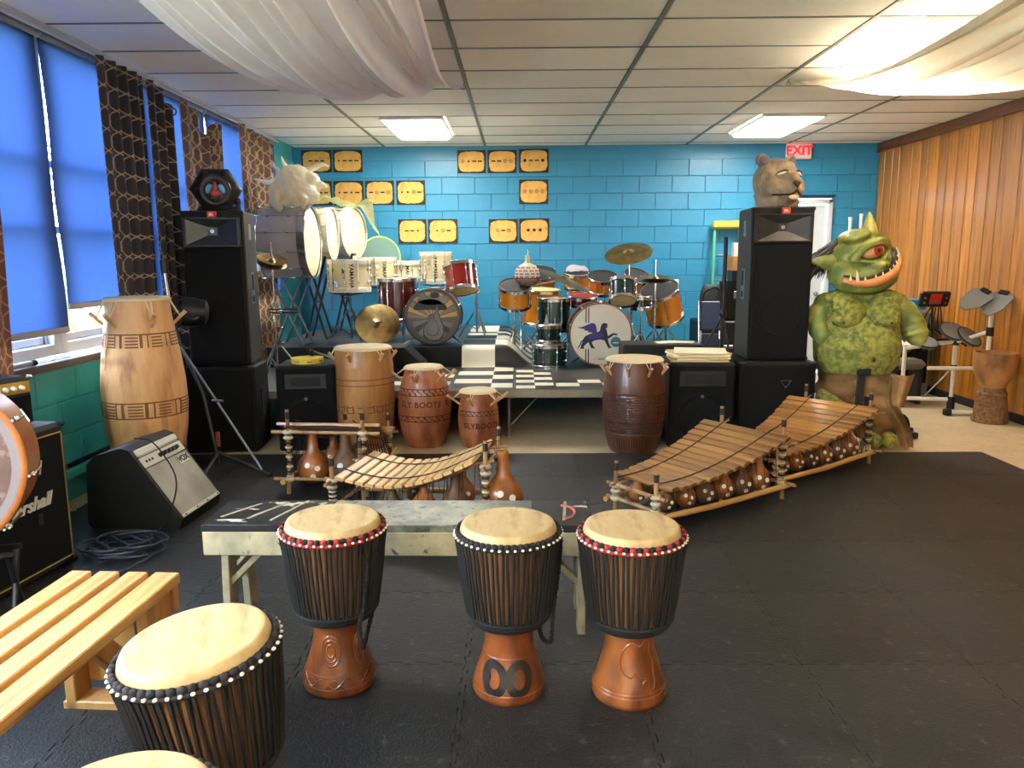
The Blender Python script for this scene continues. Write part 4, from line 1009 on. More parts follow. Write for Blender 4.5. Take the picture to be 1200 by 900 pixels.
def balafon(label, loc, rz, L, n, l0, l1, z0, z1, dip, km, gourds, lightpost=False, skew=0, pw=1.5):
    t = thing('balafon', label, 'balafon', loc, rz, 'gourd balafons')
    zf = lambda x: z0+(z1-z0)*max(0, x/L)**pw-dip*math.sin(PI*max(0, min(1, x/L)))
    r = random.Random(n+int(L*100)); step = L/n
    for i in range(n):
        x = step*(i+.5); ln = lerp(l0, l1, i/(n-1)); sl = math.degrees(math.atan2(zf(x+.01)-zf(x-.01), .02))
        w_ = step/math.cos(rad(sl))-.011
        M = T(x, r.uniform(-.006, .006), zf(x)) @ RY(-sl) @ RZ(skew*(1-i/n)+r.uniform(-.5, .5))
        k = B(); hw = w_/2; hl = ln/2
        # arched bar: thin ends, hollowed middle underside
        secs = [(-hl, -.009), (-hl*.6, -.014), (0, -.009), (hl*.6, -.014), (hl, -.009)]
        vs_ = []; 
        for y, zb in secs: vs_ += [(-hw, y, .004), (-hw+.006, y, .009), (hw-.006, y, .009), (hw, y, .004), (hw, y, zb), (-hw, y, zb)]
        fs_ = [tuple(range(6))[::-1], tuple(24+q for q in range(6))]
        for s_ in range(4):
            for q in range(6): fs_.append((s_*6+q, s_*6+(q+1) % 6, s_*6+6+(q+1) % 6, s_*6+6+q))
        k.add(vs_, fs_).build('wooden_key', km, t, 0, M=M)
    for sg in (-1, 1):
        P = [(x_*L/12, sg*lerp(l0, l1, x_/12)*.27, zf(x_*L/12)+.012) for x_ in range(-1, 14)]
        B().tube(P, .0035, 5).build('tie_cord', m_darkbind, t)
    for sg in (-1, 1):
        yr = sg*lerp(l0, l1, .5)*.46
        b = B().tube([(-.08, yr*.86, .085), (L*.4, yr, .08), (L+.08, yr*1.08, .085)], [.016, .017, .018], 10)
        for q in (.2, .45, .7, .92): b.cyl((lerp(-.12, L+.12, q)-.003, yr*lerp(.86, 1.08, q), .082), (lerp(-.12, L+.12, q)+.003, yr*lerp(.86, 1.08, q), .082), .0195, n=10)
        b.build('bamboo_rail', m_bamboo, t)
        B().tube([(x_*L/8, sg*lerp(l0, l1, x_/8)*.34, zf(x_*L/8)-.035) for x_ in range(-1, 10)], .007, 6).build('upper_rail', m_stick, t)
    for xe, ln, zz in ((-.05, l0, z0), (L+.05, l1, z1)):
        for zc in (.1, zz-.045): B().cyl((xe, -ln*.52, zc), (xe, ln*.52, zc), .011, n=8).build('cross_rod', m_stick, t)
        for sg in (-1, 1):
            yp = sg*ln*.36; hgt = zz+.095
            B().tube([(xe+.01*sg, yp*1.08, 0), (xe, yp, zz*.5), (xe, yp, hgt-.05)], [.014, .013, .012], 8).build('post', m_stick, t)
            B().cyl((xe, yp, hgt-.055), (xe, yp, hgt-.012), .0145, n=8).build('dark_post_tip', m_darkbind, t); B().cyl((xe, yp, hgt-.012), (xe, yp, hgt), .012, n=8).build('pale_post_end', m_stick, t)
            bb = B()
            for q in range(9): bb.mat(q % 2).at(T(xe, yp, .12+(zz-.2)*q/8)).ring(.0165, .007, 0, 10, 5)
            bb.ring(.02, .012, zz*0, 10, 5).at(T(xe, yp, .1)).ring(.02, .013, 0, 10, 5).at(T(xe, yp, zz-.045)).ring(.02, .014, 0, 10, 5)
            bb.build('post_binding', [m_bind, m_darkbind], t)
    ns = B()
    for q in range(18):
        x = L*(q+.5)/18
        for sg in (-1, 1):
            y = sg*lerp(l0, l1, x/L)*.4; ns.cyl((x, y, .09), (x+.03*(q % 2)-.015, y*.85, zf(x)-.03), .002, n=4)
    ns.build('lacing', m_darkbind, t, kind='stuff')
    for gx, gy, gr_, gz, gm, neck in gourds:
        g = B(); top = zf(gx)-.03; gz = max(gz, gr_+.012)
        nk = neck*gr_; prof = [(.001, -gr_), (gr_*.5, -gr_*.87), (gr_*.87, -gr_*.5), (gr_, 0), (gr_*.87, gr_*.5), (gr_*.58, gr_*.86)]
        h = max(gr_*1.1, top-gz); prof += [(gr_*.34, gr_*1.2), (gr_*.26, h*.98)] if h > gr_*1.35 else [(gr_*.4, h*.98)]
        if h <= gr_*1.15: prof = prof[:5]+[(gr_*.5, gr_*.9), (.001, gr_)]
        g.lathe(prof, 24, False, False); o = g.build('gourd', gm, t, 60, loc=(gx, gy, gz))
        s_ = B()
        for a, e in ((-62, 12), (-98, 24), (-78, -16), (70, 10)):
            d = Vector((math.cos(rad(e))*math.cos(rad(a-rz)), math.cos(rad(e))*math.sin(rad(a-rz)), math.sin(rad(e)))); s_.at(T(*(d*gr_*.985)) @ AX(d)).cyl((0, 0, 0), (0, 0, .003), gr_*.17, n=12)
        s_.build('gourd_spots', m_spot, o, 0, kind='stuff')
    return t
def grow(n, L, l0, l1, r0, r1, mats):
    out = []; 
    for i in range(n):
        q = (i+.5)/n
        for sg in (-1, 1): out.append((L*q, sg*lerp(l0, l1, q)*.24, lerp(r0, r1, q), .12, mats[(i+(sg > 0)) % len(mats)], .38))
    return out
balafon('large rosewood balafon nearest the viewer on the right, its end pointing at the djembes', (.68, 4.17, .014), 37, .92, 14, .43, .64, .225, .405, .02, m_key, grow(6, .92, .43, .64, .055, .085, [m_gourd2, m_gourd]))
balafon('large rosewood balafon behind the first, in front of the ogre', (1.56, 4.90, .014), 41, .95, 15, .44, .68, .225, .415, .02, m_key, grow(6, .95, .44, .68, .055, .085, [m_gourd2, m_gourd]))
balafon('balafon seen end on, high end on stick posts with two big gourds under it', (-1.13, 5.5, .014), -95, .8, 12, .45, .66, .25, .445, .02, m_key,
        [(.70, .075, .112, .13, m_gourd2, .3), (.70, -.14, .105, .13, m_gourd, .3), (.42, .11, .08, .12, m_gourd2, .35), (.42, -.1, .08, .12, m_gourd, .35), (.15, 0, .06, .1, m_gourd2, .4)])
balafon('small pale keyed balafon behind the painted bench, round gourds under it', (-.95, 4.30, .014), -10, .76, 14, .58, .5, .30, .41, .075, m_keylight,
        [(.86, .05, .115, .13, m_gourd, .3), (.62, -.1, .09, .11, m_gourd2, .3), (.44, -.1, .075, .1, m_gourd, .3), (.26, -.1, .06, .09, m_gourd2, .3), (.6, .14, .08, .11, m_gourd, .3), (.32, .14, .06, .1, m_gourd2, .3)])

# ------------------------------------------------------------------ masks and puppets
m_blackmask = mat('black_mask_ruff', lin(30, 27, 27), .45, var=.3, vs=9, bump=.3, bs=40)
m_greyface = mat('grey_black_muzzle', lin(64, 58, 56), .4)
m_cheek = mat('blue_cheek', lin(96, 170, 214), .4); m_nose = mat('red_nose', lin(206, 52, 66), .35)
pm = thing('primate_mask', 'black hooded primate mask with red nose and blue cheeks on the window side loudspeaker', 'mask', (-2.31, 6.04, 1.834), 20)
f = B()
def hexr(u, v):
    a = 2*PI*u; ph = PI*(v-.5); q = .172*math.cos(PI/6)/math.cos((a % (PI/3))-PI/6); c = math.cos(ph)**.7
    return (q*1.12*math.cos(a)*c, .11*math.sin(ph)+(.03 if ph > 0 else 0), .165+q*1.05*math.sin(a)*c)
f.grid(hexr, 48, 16, True); f.build('ruff', m_blackmask, pm, 70)
FM_ = T(-.005, -.1, .16) @ SC(1.3, 1, 1.3) @ T(.005, .1, -.16)
B().at(FM_ @ T(-.005, -.1, .15) @ SC(1, .6, .95)).at(FM_ @ T(-.005, -.105, .155) @ RX(90)).ring(.072, .016, 0, 36, 8).build('hood_opening', m_blackmask, pm)
blob('muzzle', B().at(FM_).sph((-.005, -.10, .13), (.06, .035, .05)).sph((-.005, -.135, .118), (.042, .05, .034)).sph((-.005, -.1, .17), (.052, .03, .035)), m_greyface, pm, .006, 3)
for s_ in (-1, 1):
    B().at(FM_ @ T(-.005+s_*.035, -.128, .162) @ RY(s_*-25)).sph((0, 0, 0), (.018, .018, .03), 12, 8).build('cheek', m_cheek, pm); 
    B().at(FM_).sph((-.005+s_*.022, -.13, .192), (.011, .008, .008), 10, 6).build('eye', m_knob, pm)
blob('nose', B().at(FM_).sph((-.005, -.148, .165), (.012, .02, .035)).sph((-.005, -.178, .132), (.024, .014, .016)).sph((-.018, -.165, .136), (.014, .02, .014)).sph((.008, -.165, .136), (.014, .02, .014)), m_nose, pm, .005, 2)
B().at(FM_ @ T(-.005, -.175, .105)).box((0, 0, 0), (.06, .02, .008), .003).build('mouth', m_knob, pm, 0)
B().lathe([(.14, 0), (.15, .01), (.13, .04)], 28, True, True).build('neck_base', m_blackmask, pm)
B().at(T(.15, -.03, .03)).cyl((0, 0, -.028), (0, 0, .03), .022).sph((0, 0, .05), (.026, .02, .028), 12, 8).build('side_clamp', m_black, pm)

m_lion = mat('grey_brown_cat_fur', lin(146, 124, 100), .6, col2=lin(104, 90, 78), vs=6, col3=lin(182, 156, 120), vs3=7, lo3=.55, hi3=.75, bump=.3, bs=50)
m_lionin = mat('dark_inner_ear', lin(92, 84, 96), .7)
ln = thing('big_cat_head', 'grey brown big cat mask head on the loudspeaker beside the exit sign', 'mask', (2.03, 6.24, 1.843), 16)
f = B().sph((0, .03, .2), (.165, .17, .165)).sph((0, .02, .09), (.155, .15, .09)).sph((0, -.11, .13), (.11, .1, .08)).sph((0, -.15, .135), (.075, .07, .066)).sph((0, -.13, .21), (.05, .1, .055)).sph((-.1, -.06, .15), (.07, .08, .08)).sph((.1, -.06, .15), (.07, .08, .08)).sph((0, -.15, .075), (.06, .06, .045)).sph((0, -.06, .29), (.09, .08, .05))
f.at(T(0, 0, .03)).lathe([(.15, -.028), (.155, .02), (.13, .05)], 28)
blob('cat_head', f, m_lion, ln, .011, 4)
for s_ in (-1, 1):
    e = B().at(T(s_*.115, .03, .345) @ RZ(s_*15) @ RY(s_*22)); e.sph((0, 0, 0), (.05, .024, .055), 18, 12); blob('ear', e, m_lion, ln, .007, 2)
    B().at(T(s_*.115, .008, .342) @ RZ(s_*15) @ RY(s_*22)).sph((0, 0, 0), (.034, .012, .038), 14, 8).build('inner_ear', m_lionin, ln)
    B().at(T(s_*.072, -.148, .237) @ RZ(s_*28) @ RY(s_*16)).sph((0, 0, 0), (.034, .013, .0085), 14, 8).build('eye', mat('white_eye', lin(230, 226, 214), .3), ln)
    B().at(T(s_*.072, -.150, .249) @ RZ(s_*28) @ RY(s_*14)).tube([(-.042, .012, -.012), (-.02, -.006, .004), (.02, -.006, .006), (.044, .014, -.002)], .006, 6).build('eyelid', m_greyface, ln)
    B().at(T(0, 0, 0)).tube(spline([(0, -.238, .115), (s_*.03, -.225, .09), (s_*.08, -.18, .085), (s_*.115, -.11, .09)], 5), .0065, 6).build('mouth_line', m_knob, ln)
blob('nose', B().sph((0, -.232, .165), (.034, .018, .018)).sph((0, -.237, .15), (.018, .014, .016)), m_knob, ln, .005, 2)
B().cyl((0, -.24, .15), (0, -.24, .115), .004, n=6).build('lip_line', m_knob, ln); B().sph((0, -.205, .068), (.04, .02, .018), 12, 8).build('pale_chin', mat('pale_chin_fur', lin(214, 196, 168), .7), ln)

ln.scale = (1.08, 1.05, 1.06)
# ogre costume puppet
m_ogre = mat('warty_green_ogre_skin', lin(124, 134, 52), .6, col2=lin(84, 100, 44), vs=7, lo=.36, hi=.64, col3=lin(164, 158, 70), vs3=26, lo3=.48, hi3=.66, bump=.9, bs=110)
m_ogresm = mat('smooth_green_ogre_skin', lin(130, 138, 62), .5, col2=lin(92, 106, 48), vs=7, col3=lin(160, 156, 76), vs3=5, lo3=.56, hi3=.7, bump=.3, bs=40)
m_burlap = mat('brown_burlap', lin(166, 128, 78), .85, col2=lin(122, 88, 50), vs=5, bump=.6, bs=220)
m_lip = mat('orange_lip', lin(206, 146, 84), .45, col2=lin(180, 112, 62), vs=9)
m_fur = mat('black_fake_fur', lin(16, 15, 15), .7, sheen=.3)
og = thing('ogre_puppet', 'large green one eyed ogre costume with burlap trousers beside the right subwoofer', 'puppet', (2.66, 6.1, 0), -8)
def torso(u, v):
    a = 2*PI*u; z = lerp(.575, 1.2, v)
    wx = interp([(.57, .275), (.66, .305), (.78, .318), (.9, .3), (1.0, .285), (1.1, .275), (1.17, .24), (1.2, .17)], z)
    wy = interp([(.57, .22), (.66, .265), (.78, .285), (.9, .25), (1.0, .21), (1.1, .19), (1.17, .16), (1.2, .11)], z)
    c, s = math.cos(a), math.sin(a); k = (abs(c)**2.6+abs(s)**2.6)**(-1/2.6)
    nn = .006*mnoise.noise(Vector((c*3, s*3, z*9)))
    return ((wx+nn)*c*k, (wy+nn)*s*k*(1.08 if s < 0 else .9), z)
B().grid(torso, 64, 36, True).build('belly_shell', m_ogre, og, 80)
B().at(T(0, 0, .59)).grid(lambda u, v: (.262*math.cos(2*PI*u)*lerp(1, .02, v), .21*math.sin(2*PI*u)*lerp(1, .02, v), .0), 40, 4, True).build('belly_floor', m_burlap, og, 0)
f = B()
for s_ in (-1, 1):
    f.sph((s_*.125, -.19, 1.05), (.135, .085, .11)).sph((s_*.14, -.215, .99), (.115, .06, .06)).sph((s_*.16, -.1, 1.15), (.13, .13, .07))
blob('chest_plate', f, m_ogre, og, .012, 3)
for s_ in (-1, 1): B().sph((s_*.17, -.262, .975), (.016, .012, .012), 10, 6).build('nipple', mat('dark_red_brown', lin(92, 48, 34), .6), og)
B().sph((.05, -.312, .70), (.014, .008, .02), 10, 6).build('navel', mat('dark_navel', lin(72, 40, 30), .6), og)
f = B(); 
for x, y, z, r in ((.28, .0, 1.1, .09), (.33, -.02, 1.04, .1), (.37, -.03, .98, .1), (.40, -.05, .92, .095), (.415, -.08, .87, .085), (.42, -.1, .85, .07)): f.sph((x, y, z), r)
for q in range(3): f.at(T(.385+.012*q, -.05-.015*q, .95-.04*q) @ AX((.3, -.3, -1))).ring(.085, .016, 0, 24, 8)
blob('arm', f, m_ogresm, og, .012, 3)
f = B()
for x, y, z, r in ((-.25, .0, 1.1, .09), (-.29, -.02, 1.02, .1), (-.3, -.05, .95, .095), (-.3, -.09, .9, .085), (-.29, -.13, .87, .07)): f.sph((x, y, z), r)
blob('arm', f, m_ogresm, og, .012, 3)
hd = B(); HM = T(-.03, -.05, 1.41) @ RZ(22) @ RY(-14) @ SC(1.14, 1.12, 1.1)
hd.at(HM).sph((0, .02, .05), (.19, .18, .17)).sph((0, -.06, -.08), (.23, .18, .12)).sph((0, -.1, -.12), (.18, .15, .085)).sph((-.15, -.02, -.03), (.09, .12, .1)).sph((.15, -.02, -.03), (.09, .12, .1)).sph((0, -.2, .0), (.045, .06, .035)).sph((-.035, -.195, -.012), (.025, .03, .022)).sph((.035, -.195, -.012), (.025, .03, .022))
hd.sph((-.02, -.02, .2), (.11, .11, .05)).sph((-.06, -.08, .2), (.07, .06, .035))
hd.tube(spline([(-.14, -.13, .06), (-.08, -.185, .135), (0, -.205, .155), (.08, -.185, .14), (.14, -.13, .08)], 5), .03, 10)
hd.tube(spline([(-.11, -.15, .055), (-.06, -.19, .03), (0, -.2, .02), (.06, -.19, .03), (.11, -.15, .055)], 5), .014, 8)
blob('ogre_head', hd, m_ogresm, og, .011, 3)
for s_, (px_, py_, pz_), tip in ((-1, (-.16, .02, .05), (-.33, .06, .11)), (1, (.13, .03, .13), (.19, .07, .33))):
    a = Vector(px_ if False else (px_, py_, pz_)); bq = Vector(tip); e = B().at(HM)
    e.tube([a, a.lerp(bq, .25), a.lerp(bq, .55), a.lerp(bq, .8), bq], [.05, .058, .042, .022, .004], 12); e2 = blob('ear', e, m_ogresm, og, .008, 2)
eyeM = HM @ T(.0, -.155, .09)
B().at(eyeM).sph((0, 0, 0), (.085, .05, .05), 24, 14).build('eyeball', mat('amber_eyeball', lin(214, 150, 96), .15, coat=.6), og)
B().at(eyeM @ T(.01, -.046, .002) @ RX(90)).lathe([(.036, 0), (.03, .006), (.0005, .009)], 24, False, False).build('red_iris', mat('red_iris', lin(160, 40, 30), .12, coat=.6), og)
B().at(eyeM @ T(.012, -.054, .003) @ RX(90)).lathe([(.015, 0), (.0005, .004)], 16, False, False).build('pupil', m_knob, og)
lp = spline([(-.215, -.11, -.06), (-.14, -.2, -.1), (-.02, -.245, -.098), (.1, -.215, -.07), (.19, -.15, -.01), (.215, -.1, .03)], 8)
B().at(HM).tube(lp, [.016+.018*math.sin(PI*i/(len(lp)-1)) for i in range(len(lp))], 12).build('lower_lip', m_lip, og)
B().at(HM).tube([(p[0]*.93, p[1]*.95, p[2]+.03) for p in lp], [.012+.01*math.sin(PI*i/(len(lp)-1)) for i in range(len(lp))], 8).build('mouth_gap', mat('dark_mouth', lin(38, 20, 16), .6), og)
m_tooth = mat('ivory_tooth', lin(232, 214, 160), .35)
for i in range(11):
    p = lp[3+int(i*(len(lp)-7)/10)]; h = .075 if i in (1,) else (.05 if i == 9 else .03); B().at(HM).cyl((p[0], p[1]-.004, p[2]+.012), (p[0]*.98, p[1]-.008, p[2]+.02+h), .014 if h > .04 else .011, .002, 8).build('tooth', m_tooth, og)
B().tube([(.16*math.cos(2*PI*i/30), -.02+.13*math.sin(2*PI*i/30), 1.205+.01*math.sin(i)) for i in range(30)], .016, 8, closed=True).build('white_neck_band', m_white, og)
for q in (-110, -92, -74): B().at(T(.168*math.cos(rad(q)), -.02+.138*math.sin(rad(q)), 1.2)).sph((0, 0, 0), (.018, .014, .018), 10, 6).build('necklace_bead', m_knob if q == -92 else m_tooth, og)
h = B(); r = random.Random(5)
for k in range(420):
    a = rad(r.uniform(40, 185)); e = r.uniform(-.1, 1.0); p0 = Vector((.185*math.cos(a)*math.cos(e), .03+.175*math.sin(a)*math.cos(e), .06+.165*math.sin(e)))
    d = Vector((p0.x*1.1-.02, p0.y*.9+.02, -.16-r.uniform(0, .16))); d = d.normalized()*r.uniform(.12, .27)
    h.at(HM).tube([p0, p0+Vector((p0.x*.35-.02, p0.y*.4, .0))+d*.4, p0+Vector((p0.x*.3-.02, p0.y*.35, 0))+d], [.008, .007, .001], 4)
h.build('black_hair', m_fur, og, 60, kind='stuff')
def burlap(x0, y0, x1, y1, seed):
    def fn(u, v):
        a = 2*PI*u; z = lerp(.05, .62, v); t = 1-v
        R0 = .15+.03*math.sin(PI*v)+.012*math.sin(z*46+2*math.sin(a+seed))+.02*mnoise.noise(Vector((math.cos(a)*1.6+seed, math.sin(a)*1.6, z*5)))-.03*smooth((.14-z)/.1)
        return (lerp(x0, x1, t)+R0*math.cos(a), lerp(y0, y1, t)+R0*.95*math.sin(a), z)
    return B().grid(fn, 40, 40, True)
burlap(.12, -.02, .15, -.08, 1).build('trouser_leg', m_burlap, og, 80); burlap(-.08, .02, -.13, -.0, 4).build('trouser_leg', m_burlap, og, 80)
def rag(u, v): 
    z = lerp(.02, .56, v); x = .2+.11*(1-v)+lerp(-.04, .07, u)*(1-.3*v)+.02*math.sin(z*14); return (x, -.2-.09*(1-v)**2+.025*math.sin(u*9+z*8), z)
B().grid(rag, 10, 26).build('burlap_rag', m_burlap, og, 80, recalc=False)
B().grid(lambda u, v: (lerp(.12, .34, u)+.07*v*u, -.19+.06*math.sin(u*7)+.02*v, lerp(.36, .57, v)-.04*u*(1-v)), 14, 10).build('burlap_flap', m_burlap, og, 80, recalc=False)
for cx_ in (.11, .22):
    f = B(); f.sph((cx_, -.24, .062), (.06, .1, .06)).sph((cx_, -.14, .07), (.062, .11, .068)); blob('toe', f, m_ogre, og, .01, 2)
blob('green_hand', B().tube([(-.28, -.12, .40), (-.22, -.2, .36), (-.15, -.26, .31), (-.1, -.28, .28)], [.055, .06, .058, .03], 12).sph((-.15, -.26, .31), .06), m_ogre, og, .01, 2)
blob('toe', B().sph((-.17, -.16, .062), (.07, .12, .06)), m_ogre, og, .01, 2)
B().box((.0, -.25, .6), (.1, .03, .055), .006).build('belt_tab', m_rubber, og, 0); B().box((.24, -.17, .61), (.07, .03, .055), .006).build('belt_tab', m_rubber, og, 0)
B().at(T(-.01, -.22, .42) @ RX(4)).box((0, 0, 0), (.06, .02, .36), .006).build('hanging_strap', mat('dark_leather', lin(40, 32, 26), .5), og, 0)
B().box((.04, -.235, .37), (.035, .025, .07), .004).build('buckle', m_black, og, 0)
cw = thing('caster_base', 'black wheeled caster standing on the beige floor behind the ogre leg', 'caster', (3.14, 6.28, 0), 20)
B().at(T(0, 0, .095) @ RY(90)).lathe([(.06, -.022), (.09, -.02), (.095, 0), (.09, .02), (.06, .022)], 28).build('wheel', m_rubber, cw); B().at(T(0, 0, .095) @ RY(90)).lathe([(.04, -.026), (.04, .026)], 20).build('hub', m_steel, cw)
B().at(T(.0, -.05, .05)).box((0, 0, 0), (.12, .1, .06), .01).box((0, -.08, -.02), (.08, .08, .05), .01).build('brake_pedal', m_black, cw, 0)
# ------------------------------------------------------------------ drums
m_orange = wood('amber_lacquered_shell', lin(222, 142, 34), lin(196, 108, 20), .22, vs=9, coat=.6, bump=0)
m_green = mat('dark_green_lacquered_shell', lin(14, 54, 54), .2, col2=lin(10, 36, 38), vs=12, stretch=(1, 1, .1), coat=.7)
m_redshell = mat('red_lacquered_shell', lin(150, 34, 24), .22, col2=lin(112, 20, 18), vs=6, stretch=(1, 1, .2), coat=.7)
m_maroon = mat('maroon_lacquered_shell', lin(104, 22, 22), .22, col2=lin(74, 14, 16), vs=6, stretch=(1, 1, .2), coat=.7)
m_whiteshell = mat('white_marching_shell', lin(226, 214, 172), .35, var=.04, vs=4, coat=.3)
m_greyshell = mat('pearl_grey_marching_shell', lin(172, 166, 160), .35, var=.06, vs=3, coat=.3)
m_meshhead = mat('dark_mesh_head', lin(44, 44, 42), .7, var=.2, vs=40, bump=.3, bs=400)
m_coated = mat('yellowed_coated_head', lin(226, 196, 132), .5, var=.05, vs=5)
m_woodhoop = wood('tan_wood_hoop', lin(150, 108, 70), lin(112, 74, 44), .35)
m_blackhoop = mat('black_hoop', lin(26, 25, 26), .3, coat=.4)
m_whitehoop = mat('white_hoop', lin(228, 222, 206), .3, coat=.3)
def drum(name, label, M, R0, D, shell, hoop, top, bottom, lugs=8, group=None, cat='drum', hh=.035, parts=None, legs=None, rods=True, headlabel=None):
    t = thing(name, label, cat, (0, 0, 0), 0, group, M)
    B().lathe([(R0, 0), (R0, D)], 40, False, False).build('shell', shell, t)
    B().lathe([(R0-.002, D+.006), (R0-.012, D+.009), (R0*.5, D+.009), (.0005, D+.009)], 40, False, False).build('drumhead', top, t, 50)
    B().lathe([(.0005, -.009), (R0*.5, -.009), (R0-.012, -.009), (R0-.002, -.006)], 40, False, False).build('bottom_head', bottom, t, 50)
    for z0, z1 in ((D-hh*.6, D+hh*.45), (-hh*.45, hh*.6)):
        B().lathe([(R0+.002, z0), (R0+.012, z0), (R0+.013, z1-.004), (R0+.009, z1), (R0-.001, z1), (R0-.002, z1-.006)], 40, False, False).build('hoop', hoop, t)
    for k in range(lugs):
        a = 360*(k+.5)/lugs; b = B().at(RZ(a))
        zs_ = (D*.28, D*.72) if D > .16 else (D*.5,)
        for z in zs_: b.sph((R0+.008, 0, z), (.013, .011, .02), 8, 6)
        if rods:
            b.cyl((R0+.014, 0, 0), (R0+.014, 0, D), .004, n=6)
            b.sph((R0+.014, 0, D+.012), (.007, .007, .01), 6, 5)
        b.build('lug', m_chrome, t)
    return t
def tripod(b, x, y, z0, ztop, rr=.22, n=3, ph=20, hub=.28):
    h = z0+hub
    for k in range(n):
        a = rad(ph+360*k/n); c, s = math.cos(a), math.sin(a)
        b.append(B().cyl((x+.03*c, y+.03*s, h), (x+rr*c, y+rr*s, z0+.012), .009, n=8).cyl((x+rr*.5*c, y+rr*.5*s, z0+hub*.5+.01), (x, y, z0+.08), .006, n=6).sph((x+rr*c, y+rr*s, z0+.012), .013, 8, 6))
def stand(name, label, x, y, z0, ztop, rr=.22, ph=20, arm=None, mt=None, hub=.28, group=None, extra=None):
    t = thing(name, label, 'stand', (x, y, z0), 0, group); L_ = []
    tripod(L_, 0, 0, 0, ztop-z0, rr, 3, ph, hub)
    for b in L_: b.build('leg', mt or m_chrome, t)
    b = B().cyl((0, 0, .05), (0, 0, (ztop-z0)*.55), .0125, n=10).cyl((0, 0, (ztop-z0)*.5), (0, 0, ztop-z0), .009, n=10)
    b.build('pole', mt or m_chrome, t)
    B().cyl((0, 0, (ztop-z0)*.53), (0, 0, (ztop-z0)*.53+.04), .018, n=10).cyl((-.03, 0, (ztop-z0)*.53+.02), (.03, 0, (ztop-z0)*.53+.02), .006, n=6).build('clamp', m_steel, t)
    if arm:
        ar = B()
        for p in arm: ar.cyl((0, 0, ztop-z0-.01), (p[0]-x, p[1]-y, p[2]-z0), .008, n=8)
        ar.build('arm', mt or m_chrome, t)
    return t
def cymbal(name, label, c, nrm, R0, group='cymbals', stack=1):
    t = thing(name, label, 'cymbal', (0, 0, 0), 0, group, T(*c) @ AX(nrm))
    for q in range(stack):
        s = -1 if q else 1
        B().lathe([(R0, -.022*s), (R0*.8, -.012*s), (R0*.5, -.003*s), (R0*.26, 0), (R0*.2, .006*s), (R0*.13, .022*s), (R0*.04, .028*s)], 48, False, False).build('cymbal_plate', m_brass, t, 60, recalc=False)
    return t
def wing(b, x, y, z): return b.sph((x, y, z), (.016, .008, .014), 8, 6)
LOW, UP = .401, .603
# griffin bass drum
g = drum('bass_drum', 'dark bass drum with a purple griffin emblem on its cream front head', T(.80, 7.98, .722) @ RX(90), .30, .40, m_green, m_woodhoop, mat('cream_front_head', lin(222, 212, 192), .5, var=.03, vs=4), m_black, 10, hh=.05)
m_navy = mat('dark_navy_print', lin(30, 26, 62), .5); m_purple = mat('purple_print', lin(62, 48, 120), .5)
def G(pts, cx_=672, cy_=613, q=172, R0=.30): return [((x-cx_)/q*R0, -(y-cy_)/q*R0) for x, y in pts]
em = B().at(T(0, 0, .4105))
em.mat(0).flat(G([(572, 640), (584, 622), (612, 608), (650, 602), (666, 592), (671, 570), (677, 554), (690, 547), (706, 552), (714, 563), (703, 562), (712, 571), (699, 577), (707, 596), (712, 622), (727, 611), (747, 604), (767, 611), (762, 619), (746, 615), (728, 629), (712, 637), (716, 656), (724, 676), (737, 689), (714, 689), (704, 668), (693, 646), (668, 641), (638, 646), (621, 656), (630, 677), (642, 691), (621, 691), (610, 672), (603, 656), (589, 667), (576, 681), (579, 693), (557, 693), (562, 671), (570, 655)]))
em.flat(G([(575, 637), (560, 652), (551, 672), (540, 692), (547, 690), (558, 672), (566, 656), (580, 642)]))
em.mat(1).at(T(0, 0, .411)).flat(G([(540, 570), (562, 571), (592, 559), (620, 547), (640, 552), (648, 576), (653, 606), (640, 622), (628, 606), (614, 600), (596, 601), (604, 593), (576, 588), (582, 581), (556, 578)]))
em.flat(G([(600, 616), (640, 606), (676, 604), (690, 620), (672, 634), (636, 637), (606, 640)]))
em.mat(0); em.at(T(0, 0, .4105))
for x in (588, 603):
    for y0, y1 in ((462, 548), (695, 770)): em.flat(G([(x-3, y0), (x+3, y0), (x+3, y1), (x-3, y1)]))
em.mat(2).flat(G([(757+29*math.cos(2*PI*k/32), 655+29*math.sin(2*PI*k/32)) for k in range(32)]))
em.at(T(0, 0, .411)).mat(3).flat(G([(741, 657), (773, 657), (773, 663), (741, 663)]))
em.build('griffin_emblem', [m_navy, m_purple, mat('teal_ball_print', lin(64, 112, 128), .5), m_white], g, 0, recalc=False)
v_, f_ = text2d('EVANS', .022, 0, .0006)
ev = B().at(T(*[(675-672)/172*.3, -(752-613)/172*.3, .411])).add(v_, f_).at(T((675-672)/172*.3, -(752-613)/172*.3, .411) @ SC(1, .38, 1)).ring(.062, .0014, 0, 32, 4); ev.build('maker_lettering', m_navy, g, 0)
for s_ in (-1, 1): B().cyl((s_*.2, -.24, .3), (s_*.34, -.315, .42), .008, n=8).build('spur', m_chrome, g)
for k in range(10):
    a = 360*(k+.5)/10; B().at(RZ(a)).box((.318, 0, .40), (.02, .02, .05), .004).build('claw', m_chrome, g, 0)
